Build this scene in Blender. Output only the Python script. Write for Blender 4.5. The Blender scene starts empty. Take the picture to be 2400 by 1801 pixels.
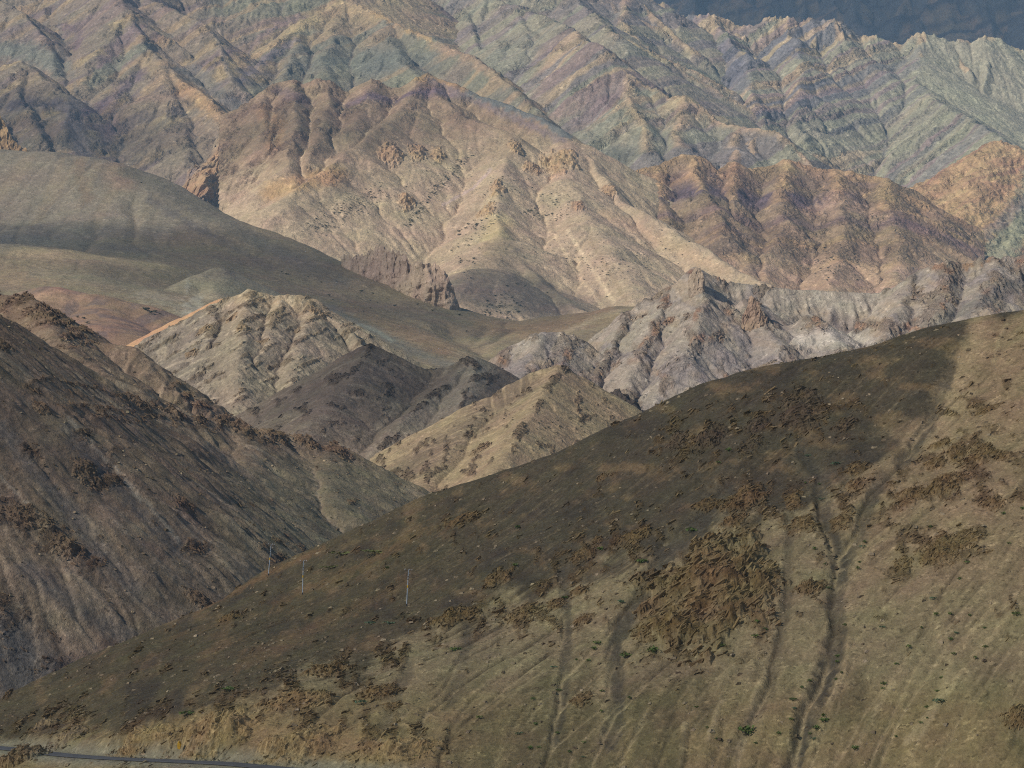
import bpy, math, time
import numpy as np
T0 = time.time()
R = math.radians
SC = bpy.context.scene
COL = SC.collection
f32 = np.float32

# ------------------------------------------------------------------ camera
F = 6670.0                     # focal length in pixels of a 2400 px wide frame
PITCH = R(1.5)
cam_d = bpy.data.cameras.new("camera")
cam_d.sensor_width = 36.0
cam_d.lens = 36.0 * F / 2400.0
cam_d.clip_start = 1.0
cam_d.clip_end = 60000.0
cam = bpy.data.objects.new("camera", cam_d)
cam.rotation_euler = (R(90) + PITCH, 0, 0)
COL.objects.link(cam)
SC.camera = cam

# ------------------------------------------------------------------ sky, sun, exposure
SUN = np.array([-0.66, -0.46, 0.60]); SUN /= np.linalg.norm(SUN)     # towards the sun
world = bpy.data.worlds.new("World"); SC.world = world; world.use_nodes = True
wn = world.node_tree
sky = wn.nodes.new("ShaderNodeTexSky"); sky.sky_type = 'NISHITA'; sky.sun_disc = False
sky.sun_elevation = math.asin(SUN[2]); sky.sun_rotation = math.atan2(SUN[0], SUN[1])
sky.altitude = 3500.0; sky.air_density = 1.0; sky.dust_density = 0.6
wn.links.new(sky.outputs[0], wn.nodes["Background"].inputs[0])
wn.nodes["Background"].inputs[1].default_value = 0.10
sl = bpy.data.lights.new("sun", 'SUN'); sl.energy = 4.6; sl.angle = R(0.53); sl.color = (1.0, 0.95, 0.88)
so = bpy.data.objects.new("sun", sl); COL.objects.link(so)
from mathutils import Vector, Matrix
so.rotation_euler = Vector(-SUN).to_track_quat('-Z', 'Y').to_euler()
so.location = (-2000, -1000, 3000)
SC.view_settings.view_transform = 'Standard'; SC.view_settings.look = 'None'
SC.view_settings.exposure = 0.0; SC.view_settings.gamma = 1.0
SC.render.engine = 'CYCLES'
SC.cycles.max_bounces = 4; SC.cycles.diffuse_bounces = 2; SC.cycles.glossy_bounces = 1
SC.cycles.volume_bounces = 0; SC.cycles.transparent_max_bounces = 8
SC.cycles.use_denoising = False
SC.cycles.filter_width = 1.1

# ------------------------------------------------------------------ helpers
cp, sp = math.cos(PITCH), math.sin(PITCH)
def P(u, v, Y):
    """a point at depth Y seen at photo position (u, v)"""
    a = (u - 1200.0) / F; b = (900.5 - v) / F
    fy = cp - b * sp; fz = sp + b * cp
    return np.array([a / fy * Y, Y, fz / fy * Y])
def proj(x, y, z):
    d = y * cp + z * sp; up = -y * sp + z * cp
    return 1200.0 + F * x / d, 900.5 - F * up / d

_rs = np.random.RandomState(7)
_perm = np.concatenate([_rs.permutation(256)] * 2).astype(np.int32)
_g = _rs.rand(256) * 2 * np.pi
_gx = np.cos(_g).astype(f32); _gy = np.sin(_g).astype(f32)
def pn(x, y, seed=0):
    x = np.asarray(x, f32) + f32(seed * 37.17); y = np.asarray(y, f32) + f32(seed * 11.73)
    xf = np.floor(x); yf = np.floor(y)
    xi = xf.astype(np.int32) & 255; yi = yf.astype(np.int32) & 255
    x = x - xf; y = y - yf
    sx = x * x * x * (x * (x * 6 - 15) + 10); sy = y * y * y * (y * (y * 6 - 15) + 10)
    xi1 = (xi + 1) & 255; yi1 = (yi + 1) & 255
    p0 = _perm[xi]; p1 = _perm[xi1]
    h = _perm[p0 + yi]; n00 = _gx[h] * x + _gy[h] * y
    h = _perm[p1 + yi]; n10 = _gx[h] * (x - 1) + _gy[h] * y
    h = _perm[p0 + yi1]; n01 = _gx[h] * x + _gy[h] * (y - 1)
    h = _perm[p1 + yi1]; n11 = _gx[h] * (x - 1) + _gy[h] * (y - 1)
    a = n00 + sx * (n10 - n00); b = n01 + sx * (n11 - n01)
    return (a + sy * (b - a)) * f32(1.5)
def fbm(x, y, o=4, seed=0, gain=0.5, lac=2.03):
    r = 0; a = 1.0; t = 0
    for i in range(o):
        r = r + a * pn(x, y, seed + i); t += a; a *= gain
        x = np.asarray(x) * lac; y = np.asarray(y) * lac
    return r / t * 1.4
def ridged(x, y, o=4, seed=0, gain=0.5, lac=2.07):
    r = 0; a = 1.0; t = 0; w = 1.0
    for i in range(o):
        n = 1 - np.abs(pn(x, y, seed + i)) * 1.6
        n = np.clip(n, 0, 1) ** 2 * w
        r = r + a * n; t += a; a *= gain; w = np.clip(n * 1.6, 0, 1)
        x = np.asarray(x) * lac; y = np.asarray(y) * lac
    return r / t
def sstep(a, b, x):
    t = np.clip((x - a) / (b - a), 0, 1)
    return t * t * (3 - 2 * t)
def mix(a, b, t):
    return a + (b - a) * t
def mixc(C, c, m):
    return C + (np.asarray(c, f32) - C) * m[..., None]
def srgb(r, g, b, k=1.0):
    c = np.array([r, g, b]) / 255.0
    return (np.where(c < 0.04045, c / 12.92, ((c + 0.055) / 1.055) ** 2.4) * k).astype(f32)
def blur(A, n=1):
    for _ in range(n):
        B = np.pad(A, 1, mode='edge')
        A = (B[:-2, 1:-1] + B[2:, 1:-1] + B[1:-1, :-2] + B[1:-1, 2:] + 4 * B[1:-1, 1:-1]) / 8
    return A

def segdist(X, Y, pts):
    """distance to a polyline in the plane, arc length and interpolated third value"""
    best = np.full(X.shape, 1e9, f32); S = np.zeros_like(best); V = np.zeros_like(best); acc = 0.0
    for a, b in zip(pts[:-1], pts[1:]):
        dx, dy = b[0] - a[0], b[1] - a[1]; L2 = dx * dx + dy * dy + 1e-9; L = math.sqrt(L2)
        t = np.clip(((X - a[0]) * dx + (Y - a[1]) * dy) / L2, 0, 1)
        d = np.hypot(X - a[0] - t * dx, Y - a[1] - t * dy)
        m = d < best
        best = np.where(m, d, best); S = np.where(m, acc + t * L, S)
        if len(a) > 2: V = np.where(m, a[2] + t * (b[2] - a[2]), V)
        acc += L
    return best, S, V

_r1 = _rs.rand(256).astype(f32); _r2 = _rs.rand(256).astype(f32); _r3 = _rs.rand(256).astype(f32); _r4 = _rs.rand(256).astype(f32); _r5 = _rs.rand(256).astype(f32)
def blocks(x, y, seed=0):
    """angular broken blocks: every cell a tilted facet at its own level; also the distance to the joint"""
    x = np.asarray(x, f32); y = np.asarray(y, f32); xi = np.floor(x).astype(np.int32); yi = np.floor(y).astype(np.int32)
    b1 = np.full(x.shape, 9, f32); b2 = b1.copy(); val = np.zeros_like(b1)
    for dx in (-1, 0, 1):
        for dy in (-1, 0, 1):
            cx = xi + dx; cy = yi + dy; h = _perm[(_perm[(cx + seed * 17) & 255] + cy) & 255]
            ex = x - (cx + 0.5 + 0.8 * (_r1[h] - 0.5)); ey = y - (cy + 0.5 + 0.8 * (_r2[h] - 0.5))
            d = np.hypot(ex, ey); v = _r3[h] - 0.5 + (_r4[h] - 0.5) * 1.2 * ex + (_r5[h] - 0.35) * 1.2 * ey
            m = d < b1
            b2 = np.where(m, b1, np.minimum(b2, d)); val = np.where(m, v, val); b1 = np.where(m, d, b1)
    return val, b2 - b1

def skeleton(X, Y, ridges, grid=None, seed=1):
    """height from ridge lines: every ridge drops away on both sides, the highest wins; 'sp' grows side spurs from a ridge"""
    Z = np.full(X.shape, -1e9, f32); D = np.zeros_like(Z); S = np.zeros_like(Z); rs = np.random.RandomState(seed)
    def run(a, b, k, rr, off, c, cl, sl, add=0.0):
        x = X[sl]; y = Y[sl]
        dx, dy = b[0] - a[0], b[1] - a[1]; L2 = dx * dx + dy * dy + 1e-9; L = math.sqrt(L2)
        tt = ((x - a[0]) * dx + (y - a[1]) * dy) / L
        t = np.clip(tt / L, 0, 1)
        d = np.hypot(x - a[0] - t * dx, y - a[1] - t * dy)
        side = ((x - a[0]) * dy - (y - a[1]) * dx) / L
        dd = np.sqrt(d * d + rr * rr) - rr
        drop = k * dd * (1 - c * dd / (dd + cl)) if c else k * dd
        z = a[2] + t * (b[2] - a[2]) - drop
        m = z > Z[sl]
        Z[sl] = np.where(m, z, Z[sl]); D[sl] = np.where(m, d + add * t, D[sl])
        S[sl] = np.where(m, off + np.clip(tt, -60, L + 60) + (side > 0) * 400, S[sl])
        return L
    full = (slice(None), slice(None)); kids = []
    for i, r in enumerate(ridges):
        pts = [P(*p) for p in r['p']]; k = r.get('k', 0.6); off = i * 917.0; acc = 0.0
        sp = r.get('sp')
        for a, b in zip(pts[:-1], pts[1:]):
            L = run(a, b, k, r.get('r', 4.0), off, r.get('c', 0.0), r.get('cl', 200.0), full); off += L
            if sp:
                n = rs.poisson(L / sp[0])
                for q in range(n):
                    t = rs.rand(); p = a + (b - a) * t; d = np.array([b[1] - a[1], -(b[0] - a[0])]) / L
                    if rs.rand() < 0.5: d = -d
                    if d[1] > 0.3 and rs.rand() < 0.7: d = -d                 # most spurs are wanted on the near side
                    an = rs.randn() * 0.38; d = np.array([d[0] * math.cos(an) - d[1] * math.sin(an), d[0] * math.sin(an) + d[1] * math.cos(an)])
                    Lc = sp[1] * (0.45 + 0.9 * rs.rand()); ks = k * sp[2] * (0.88 + 0.24 * rs.rand())
                    p0 = p.copy(); p0[2] -= 0.02 * sp[1]
                    an2 = an + rs.randn() * 0.3; mid = p0 + np.array([d[0], d[1], -ks]) * Lc * 0.5
                    d2 = np.array([d[0] * math.cos(an2 - an) - d[1] * math.sin(an2 - an), d[0] * math.sin(an2 - an) + d[1] * math.cos(an2 - an)])
                    end = mid + np.array([d2[0], d2[1], -ks * 1.12]) * Lc * 0.6
                    kids.append((p0, mid, end, k * sp[3], Lc, 3000 + len(kids) * 131.0))
    for p0, mid, end, kc, Lc, off in kids:
        R_ = Lc * 0.55 + 20
        if grid is not None:
            xs = [p0[0], mid[0], end[0]]; ys = [p0[1], mid[1], end[1]]
            a0, a1 = np.searchsorted(grid.x, [min(xs) - R_, max(xs) + R_]); b0, b1 = np.searchsorted(grid.y, [min(ys) - R_, max(ys) + R_])
            if a1 - a0 < 2 or b1 - b0 < 2: continue
            sl = (slice(b0, b1), slice(a0, a1))
        else: sl = full
        run(p0, mid, kc, 0.012 * Lc, off, 0, 1, sl); run(mid, end, kc, 0.012 * Lc, off + Lc * .5, 0, 1, sl)
    return Z.astype(f32), D, S

def rbf(X, Y, pts, lam=0.0):
    """thin-plate surface through points"""
    q = np.array(pts, float); c = q[:, :2].mean(0); s = q[:, :2].std()
    A = (q[:, :2] - c) / s
    def phi(r2): return 0.5 * r2 * np.log(r2 + 1e-12)
    n = len(q)
    K = phi(((A[:, None] - A[None]) ** 2).sum(-1)) + lam * np.eye(n)
    M = np.zeros((n + 3, n + 3)); M[:n, :n] = K; M[:n, n] = 1; M[:n, n + 1:] = A
    M[n, :n] = 1; M[n + 1:, :n] = A.T
    w = np.linalg.solve(M, np.concatenate([q[:, 2], [0, 0, 0]]))
    x = ((X - c[0]) / s).astype(f32); y = ((Y - c[1]) / s).astype(f32)
    Z = (w[n] + w[n + 1] * x + w[n + 2] * y).astype(f32)
    for i in range(n):
        r2 = (x - f32(A[i, 0])) ** 2 + (y - f32(A[i, 1])) ** 2
        Z += f32(0.5 * w[i]) * r2 * np.log(r2 + f32(1e-12))
    return Z

def erode(Z, cx, cy, n=40000, steps=50, rate=0.12, seed=1, rounds=2, cap=1.0, blur_n=1):
    """water drops run down the height field, cut rills and drop silt; returns heights and flow"""
    rs = np.random.RandomState(seed); H, W = Z.shape
    Z = Z.astype(f32).copy(); flow = np.zeros(H * W, f32)
    cell = f32((cx + cy) / 2)
    for rd in range(rounds):
        px = (rs.rand(n) * (W - 3) + 1).astype(f32); py = (rs.rand(n) * (H - 3) + 1).astype(f32)
        vx = np.zeros(n, f32); vy = np.zeros(n, f32); sed = np.zeros(n, f32)
        for st in range(steps):
            xi = px.astype(np.int32); yi = py.astype(np.int32); fx = px - xi; fy = py - yi
            i = yi * W + xi; z = Z.ravel()
            a = z[i]; b = z[i + 1]; c = z[i + W]; d = z[i + W + 1]
            gx = ((b - a) * (1 - fy) + (d - c) * fy) / cx; gy = ((c - a) * (1 - fx) + (d - b) * fx) / cy
            h = a * (1 - fx) * (1 - fy) + b * fx * (1 - fy) + c * (1 - fx) * fy + d * fx * fy
            vx = vx * 0.25 - gx * 0.75; vy = vy * 0.25 - gy * 0.75
            l = np.hypot(vx, vy) + 1e-6
            nx = np.clip(px + vx / l * cell / cx, 1, W - 3); ny = np.clip(py + vy / l * cell / cy, 1, H - 3)
            xj = nx.astype(np.int32); yj = ny.astype(np.int32); gx2 = nx - xj; gy2 = ny - yj; j = yj * W + xj
            h2 = z[j] * (1 - gx2) * (1 - gy2) + z[j + 1] * gx2 * (1 - gy2) + z[j + W] * (1 - gx2) * gy2 + z[j + W + 1] * gx2 * gy2
            dh = h2 - h
            want = np.clip(-dh, 0, None) * cap
            dep = np.where(dh > 0, np.minimum(sed, dh), (sed - want) * np.where(sed > want, 0.3, rate))
            dep = np.clip(dep, -0.06 * cell, 0.2 * cell)
            sed = np.maximum(sed - dep, 0)
            add = np.zeros(H * W, f32)
            for o, w in ((0, (1 - fx) * (1 - fy)), (1, fx * (1 - fy)), (W, (1 - fx) * fy), (W + 1, fx * fy)):
                add += np.bincount(i + o, weights=dep * w, minlength=H * W).astype(f32)
            add = np.clip(add, -0.05 * cell, 0.08 * cell)
            Z += add.reshape(H, W)
            flow += np.bincount(i, minlength=H * W)
            px, py = nx, ny
    return blur(Z, blur_n) if blur_n else Z, blur(flow.reshape(H, W) / (n * rounds) * H * W / steps, 1)

def lic(N, Z, cx, cy, steps=14, h=1.0):
    """smear a noise field along the fall line"""
    gy, gx = np.gradient(blur(Z, 6), cy, cx); l = np.hypot(gx, gy) + 1e-6
    vx = (gx / l * h / cx).astype(f32); vy = (gy / l * h / cy).astype(f32)
    H, W = Z.shape; jj, ii = np.meshgrid(np.arange(H), np.arange(W), indexing='ij')
    acc = N.copy(); cnt = 1
    for sg in (-1, 1):
        x = ii.astype(f32); y = jj.astype(f32)
        for k in range(steps):
            xi = np.clip(np.rint(x), 0, W - 1).astype(np.int32); yi = np.clip(np.rint(y), 0, H - 1).astype(np.int32)
            x = x + sg * vx[yi, xi]; y = y + sg * vy[yi, xi]
            xi = np.clip(np.rint(x), 0, W - 1).astype(np.int32); yi = np.clip(np.rint(y), 0, H - 1).astype(np.int32)
            acc += N[yi, xi]; cnt += 1
    return acc / cnt * math.sqrt(cnt) * 0.42

def rills(l, n, length, depth, zone=None, seed=1, smooth=5):
    """runnels: paths followed down the fall line from random points, joining as they go; cuts them in and returns how wet each cell is"""
    rs = np.random.RandomState(seed); H, W = l.Z.shape; Zb = blur(l.Z, smooth); gy, gx = np.gradient(Zb, l.cy, l.cx)
    U, V = proj(l.X, l.Y, l.Z); w = ((U > max(l.u0, -150)) & (U < min(l.u1, 2550)) & (V < 1900)).astype(f32)
    if zone is not None: w = w * zone
    c = np.cumsum(w.ravel()); idx = np.clip(np.searchsorted(c, rs.rand(n) * c[-1]), 0, w.size - 1)
    x = (idx % W).astype(f32); y = (idx // W).astype(f32); st = min(l.cx, l.cy) * 0.9; cnt = np.zeros(H * W, f32); vx = np.zeros(n, f32); vy = np.zeros(n, f32)
    for k in range(int(length / st)):
        xi = np.clip(np.rint(x), 0, W - 1).astype(np.int32); yi = np.clip(np.rint(y), 0, H - 1).astype(np.int32); i = yi * W + xi
        cnt += np.bincount(i, minlength=H * W)
        g = np.stack([-gx.ravel()[i], -gy.ravel()[i]]); vx = 0.6 * vx + 0.4 * g[0]; vy = 0.6 * vy + 0.4 * g[1]; q = np.hypot(vx, vy) + 1e-6
        x = x + vx / q * st / l.cx; y = y + vy / q * st / l.cy
        # a runnel draws its neighbours in
    M = np.log1p(np.minimum(cnt, 60)).reshape(H, W) / 2.2
    M = np.clip(0.65 * M + 0.9 * blur(M, 2), 0, 1)
    l.Z = l.Z - depth * M
    return M

# how far down each slope can be looked at over the hills in front of it; what lies deeper is never built
FOOT = dict(far_mountain=[(1330, 100), (2560, 160)], banded_mountain=[(1470, 200), (1600, 225), (1700, 295), (1850, 335), (1900, 395), (2090, 425), (2150, 480), (2200, 440), (2340, 335), (2400, 380), (2480, 430)],
            green_pink_mountain=[(800, 200), (1000, 175), (1100, 205), (1230, 260), (1340, 330), (1470, 412), (1600, 365), (1850, 376), (2050, 415), (2120, 460)],
            many_coloured_mountain=[(-60, 355), (290, 390), (485, 480), (600, 540), (690, 560), (710, 300), (760, 215), (1000, 180), (1230, 260), (1330, 330)],
            purple_banded_mountain=[(1380, 480), (1640, 650), (1800, 675), (2070, 690), (2200, 620), (2300, 610)], sunlit_mountain=[(520, 520), (700, 585), (870, 645), (1070, 725), (1216, 755), (1450, 728), (1640, 640), (1860, 680)],
            ochre_mountain=[(2080, 690), (2200, 620), (2520, 600)], rolling_hill=[(-60, 690), (120, 680), (420, 755), (590, 685), (730, 705), (870, 812), (1000, 868), (1110, 840), (1160, 852), (1280, 782), (1370, 805), (1500, 722), (1620, 640)],
            pale_grey_ridge=[(1090, 990), (1210, 905), (1310, 860), (1480, 975), (1606, 922), (1953, 832), (2170, 775), (2480, 720)], pale_peak=[(250, 800), (540, 990), (620, 1010), (760, 890), (868, 812), (980, 870)],
            dark_twin_hill=[(540, 995), (720, 1030), (850, 1095), (950, 1085), (1100, 968), (1200, 905), (1320, 860)], tan_hill=[(800, 1065), (930, 1155), (987, 1175), (1302, 1062), (1476, 972), (1620, 922)],
            brown_hillside=[(-90, 1690), (0, 1650), (325, 1495), (635, 1335), (987, 1175), (1130, 1118)])
class Layer:
    """a height field over a rectangle of ground"""
    def __init__(s, u0, u1, Y0, Y1, cx, cy):
        xs = np.array([(u - 1200) / F * y for u in (u0, u1) for y in (Y0, Y1)])
        s.x = np.arange(xs.min(), xs.max() + cx, cx).astype(f32); s.y = np.arange(Y0, Y1 + cy, cy).astype(f32)
        s.X, s.Y = np.meshgrid(s.x, s.y); s.cx, s.cy = cx, cy; s.u0, s.u1 = u0, u1
    def uv(s):
        s.U, s.V = proj(s.X, s.Y, s.Z)
        return s.U, s.V
    def hit(s, u, v):
        """ground point seen at (u, v): the nearest row the sight line goes under"""
        a = (u - 1200.0) / F; b = (900.5 - v) / F
        fy = cp - b * sp; fz = sp + b * cp
        yy = s.y; xx = a / fy * yy; zz = fz / fy * yy
        ix = np.clip(((xx - s.x[0]) / s.cx).round().astype(int), 0, len(s.x) - 1)
        under = s.Z[np.arange(len(yy)), ix] >= zz
        k = int(np.argmax(under)) if under.any() else int(np.argmin(np.abs(s.Z[np.arange(len(yy)), ix] - zz)))
        return np.array([xx[k], yy[k], s.Z[k, ix[k]]])
    def at(s, x, y):
        fx = np.clip((x - s.x[0]) / s.cx, 0, len(s.x) - 1.001); fy = np.clip((y - s.y[0]) / s.cy, 0, len(s.y) - 1.001)
        i = int(fx); j = int(fy); a = fx - i; b = fy - j; Z = s.Z
        return float(Z[j, i] * (1 - a) * (1 - b) + Z[j, i + 1] * a * (1 - b) + Z[j + 1, i] * (1 - a) * b + Z[j + 1, i + 1] * a * b)
    def normal(s, x, y, e=None):
        e = e or 2 * max(s.cx, s.cy)
        n = np.array([-(s.at(x + e, y) - s.at(x - e, y)) / (2 * e), -(s.at(x, y + e) - s.at(x, y - e)) / (2 * e), 1.0])
        return n / np.linalg.norm(n)
    def stroke(s, pts, w, soft=0.6, wob=0.0, seed=0):
        """mask of a band along a line on the slope, widths in photo pixels, laid out across and up the hillside"""
        q = [s.hit(u, v) for u, v in pts]
        sc = np.mean([p[1] for p in q]) / F
        A = s.X; B = s.Z
        if wob:
            A = A + fbm(s.X / (14 * sc), s.Z / (14 * sc), 3, seed) * wob * sc
            B = B + fbm(s.X / (14 * sc), s.Z / (14 * sc), 3, seed + 9) * wob * sc
        d, S, _ = segdist(A, B, [(p[0], p[2]) for p in q])
        dy = np.abs(s.Y - np.mean([p[1] for p in q]))
        ext = max(p[1] for p in q) - min(p[1] for p in q) + 40 * w * sc + 60
        return (1 - sstep(w * sc * (1 - soft), w * sc * (1 + soft), d)) * (dy < ext)
    def slope(s):
        gy, gx = np.gradient(s.Z, s.cy, s.cx)
        return np.hypot(gx, gy)
    def build(s, name, mat, C, rock=None, zmin=None, margin=100, kind='structure', label=None):
        H, W = s.Z.shape
        U, V = s.uv()
        keep = (U > s.u0 - 5) & (U < s.u1 + 5) & (V < 1801 + margin * 1.2) & (U > -margin) & (U < 2400 + margin)
        if zmin is not None: keep &= s.Z > zmin
        if name in FOOT:
            q = np.array(FOOT[name], float); keep &= V < np.interp(U, q[:, 0], q[:, 1]) + (130 if name in ('tan_hill', 'brown_hillside', 'pale_grey_ridge', 'dark_twin_hill') else 60)
        nb_ = 700; run = np.full(nb_, -1e9); bi = np.clip((U + 400) / 3200 * nb_, 0, nb_ - 1).astype(int)      # far sides well below the skyline
        for r_ in range(H):
            hid = -V[r_] < run[bi[r_]] - 45; np.maximum.at(run, bi[r_], -V[r_]); keep[r_] &= ~hid
        q = keep[:-1, :-1] | keep[1:, :-1] | keep[:-1, 1:] | keep[1:, 1:]
        idx = np.arange(H * W).reshape(H, W)
        f = np.stack([idx[:-1, :-1][q], idx[:-1, 1:][q], idx[1:, 1:][q], idx[1:, :-1][q]], 1)
        used = np.zeros(H * W, bool); used[f.ravel()] = True
        new = np.cumsum(used) - 1; f = new[f]
        co = np.stack([s.X, s.Y, s.Z], -1).reshape(-1, 3)[used]
        o = mesh_obj(name, co, f, mat)
        col = np.concatenate([np.clip(C, 0.01, 0.9).reshape(-1, 3)[used], np.ones((used.sum(), 1))], 1).astype(f32)
        at = o.data.color_attributes.new("Col", 'FLOAT_COLOR', 'POINT'); at.data.foreach_set("color", col.ravel())
        rk = np.zeros(H * W, f32) if rock is None else np.clip(rock, 0, 1).ravel().astype(f32)
        at = o.data.attributes.new("rock", 'FLOAT', 'POINT'); at.data.foreach_set("value", rk[used])
        s.C = C; s.rock = rk.reshape(H, W); s.Zs = blur(s.Z, 6)
        o["kind"] = kind
        if label: o["label"] = label
        print("%-28s verts %7d  t=%.1f" % (name, len(co), time.time() - T0))
        return o

def put_cols(o, C, rock=1.0):
    C = np.clip(C.reshape(-1, 3), 0.01, 0.9)
    at = o.data.color_attributes.new("Col", 'FLOAT_COLOR', 'POINT'); at.data.foreach_set("color", np.concatenate([C, np.ones((len(C), 1))], 1).astype(f32).ravel())
    at = o.data.attributes.new("rock", 'FLOAT', 'POINT'); at.data.foreach_set("value", np.full(len(C), rock, f32))

def mesh_obj(name, co, f, mat, smooth=True, parent=None):
    me = bpy.data.meshes.new(name)
    co = np.asarray(co, f32); f = np.asarray(f, np.int32); k = f.shape[1]
    me.vertices.add(len(co)); me.vertices.foreach_set("co", co.ravel())
    me.loops.add(f.size); me.loops.foreach_set("vertex_index", f.ravel())
    me.polygons.add(len(f)); me.polygons.foreach_set("loop_start", np.arange(0, f.size, k, dtype=np.int32))
    me.polygons.foreach_set("use_smooth", np.full(len(f), smooth))
    me.update(calc_edges=True)
    if mat: me.materials.append(mat)
    o = bpy.data.objects.new(name, me); COL.objects.link(o)
    if parent: o.parent = parent
    return o

# ------------------------------------------------------------------ materials
def ground_mat(name, px, bump=1.0, rockbump=1.6, speck=0.25, stretch=(1, 1, 1)):
    """rock and scree: colour from the geology of the slope with some painted shade, grain and relief from noise (px: metres in one picture point)"""
    m = bpy.data.materials.new(name); m.use_nodes = True
    nt = m.node_tree; N = nt.nodes; L = nt.links; b = N["Principled BSDF"]
    b.inputs["Roughness"].default_value = 0.95; b.inputs["Specular IOR Level"].default_value = 0.12
    col = N.new("ShaderNodeAttribute"); col.attribute_name = "Col"
    rk = N.new("ShaderNodeAttribute"); rk.attribute_name = "rock"
    tc = N.new("ShaderNodeTexCoord"); mp = N.new("ShaderNodeMapping"); mp.inputs["Scale"].default_value = stretch
    L.new(tc.outputs["Object"], mp.inputs["Vector"])
    def noise(sc, det, rough=0.6):
        n = N.new("ShaderNodeTexNoise"); n.inputs["Scale"].default_value = sc; n.inputs["Detail"].default_value = det
        n.inputs["Roughness"].default_value = rough; L.new(mp.outputs[0], n.inputs["Vector"]); return n
    fine = noise(0.42 / px, 4, 0.75); mid = noise(0.10 / px, 6, 0.7); big = noise(0.02 / px, 4)
    def mr(src, a, bb, c, d):
        n = N.new("ShaderNodeMapRange"); n.inputs[1].default_value = a; n.inputs[2].default_value = bb
        n.inputs[3].default_value = c; n.inputs[4].default_value = d; L.new(src, n.inputs[0]); return n
    vs = N.new("ShaderNodeTexVoronoi"); vs.inputs["Scale"].default_value = 0.36 / px; L.new(mp.outputs[0], vs.inputs["Vector"])
    sepc = N.new("ShaderNodeSeparateColor"); L.new(vs.outputs["Color"], sepc.inputs[0])
    pm = mr(mid.outputs["Fac"], 0.42, 0.62, 0.15, 1.0)                       # stony here, bare soil there
    sd = mr(sepc.outputs[0], 0.0, 1.0, -1.0, 1.0)
    cub = N.new("ShaderNodeMath"); cub.operation = 'POWER'; ab = N.new("ShaderNodeMath"); ab.operation = 'ABSOLUTE'; L.new(sd.outputs[0], ab.inputs[0]); L.new(ab.outputs[0], cub.inputs[0]); cub.inputs[1].default_value = 3.0
    sg = N.new("ShaderNodeMath"); sg.operation = 'SIGN'; L.new(sd.outputs[0], sg.inputs[0]); st = N.new("ShaderNodeMath"); st.operation = 'MULTIPLY'; L.new(cub.outputs[0], st.inputs[0]); L.new(sg.outputs[0], st.inputs[1])
    st2 = N.new("ShaderNodeMath"); st2.operation = 'MULTIPLY'; L.new(st.outputs[0], st2.inputs[0]); L.new(pm.outputs[0], st2.inputs[1])
    f0 = mr(fine.outputs["Fac"], 0.3, 0.7, 1 - 0.7 * speck, 1 + 0.7 * speck)
    f1 = N.new("ShaderNodeMath"); f1.operation = 'MULTIPLY_ADD'; L.new(st2.outputs[0], f1.inputs[0]); f1.inputs[1].default_value = 1.8 * speck; L.new(f0.outputs[0], f1.inputs[2])
    f2 = mr(mid.outputs["Fac"], 0.3, 0.7, 0.80, 1.20)
    mul = N.new("ShaderNodeMath"); mul.operation = 'MULTIPLY'; L.new(f1.outputs[0], mul.inputs[0]); L.new(f2.outputs[0], mul.inputs[1])
    vm = N.new("ShaderNodeVectorMath"); vm.operation = 'SCALE'; L.new(col.outputs["Color"], vm.inputs[0]); L.new(mul.outputs[0], vm.inputs["Scale"])
    hue = N.new("ShaderNodeHueSaturation"); hr = mr(big.outputs["Fac"], 0.3, 0.7, 0.485, 0.515)
    L.new(hr.outputs[0], hue.inputs["Hue"]); L.new(vm.outputs[0], hue.inputs["Color"])
    L.new(hue.outputs[0], b.inputs["Base Color"])
    # relief: grain everywhere, cracked blocks where rock shows
    vor = N.new("ShaderNodeTexVoronoi"); vor.feature = 'DISTANCE_TO_EDGE'; vor.inputs["Scale"].default_value = 0.16 / px
    wv = N.new("ShaderNodeVectorMath"); wv.operation = 'MULTIPLY_ADD'
    L.new(mid.outputs["Color"], wv.inputs[0]); wv.inputs[1].default_value = (9 * px,) * 3; L.new(mp.outputs[0], wv.inputs[2])
    L.new(wv.outputs[0], vor.inputs["Vector"])
    vr = mr(vor.outputs["Distance"], 0.0, 0.25, 0.0, 1.0)
    h1 = N.new("ShaderNodeMath"); h1.operation = 'MULTIPLY_ADD'; L.new(mid.outputs["Fac"], h1.inputs[0]); h1.inputs[1].default_value = 5.0 * bump
    L.new(fine.outputs["Fac"], h1.inputs[2])
    h2 = N.new("ShaderNodeMath"); h2.operation = 'MULTIPLY'; L.new(vr.outputs[0], h2.inputs[0]); L.new(rk.outputs["Fac"], h2.inputs[1])
    h3 = N.new("ShaderNodeMath"); h3.operation = 'MULTIPLY_ADD'; L.new(h2.outputs[0], h3.inputs[0]); h3.inputs[1].default_value = rockbump * 1.5; L.new(h1.outputs[0], h3.inputs[2])
    bp = N.new("ShaderNodeBump"); bp.inputs["Strength"].default_value = 0.8; bp.inputs["Distance"].default_value = px * 1.3
    L.new(h3.outputs[0], bp.inputs["Height"]); L.new(bp.outputs[0], b.inputs["Normal"])
    return m
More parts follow.
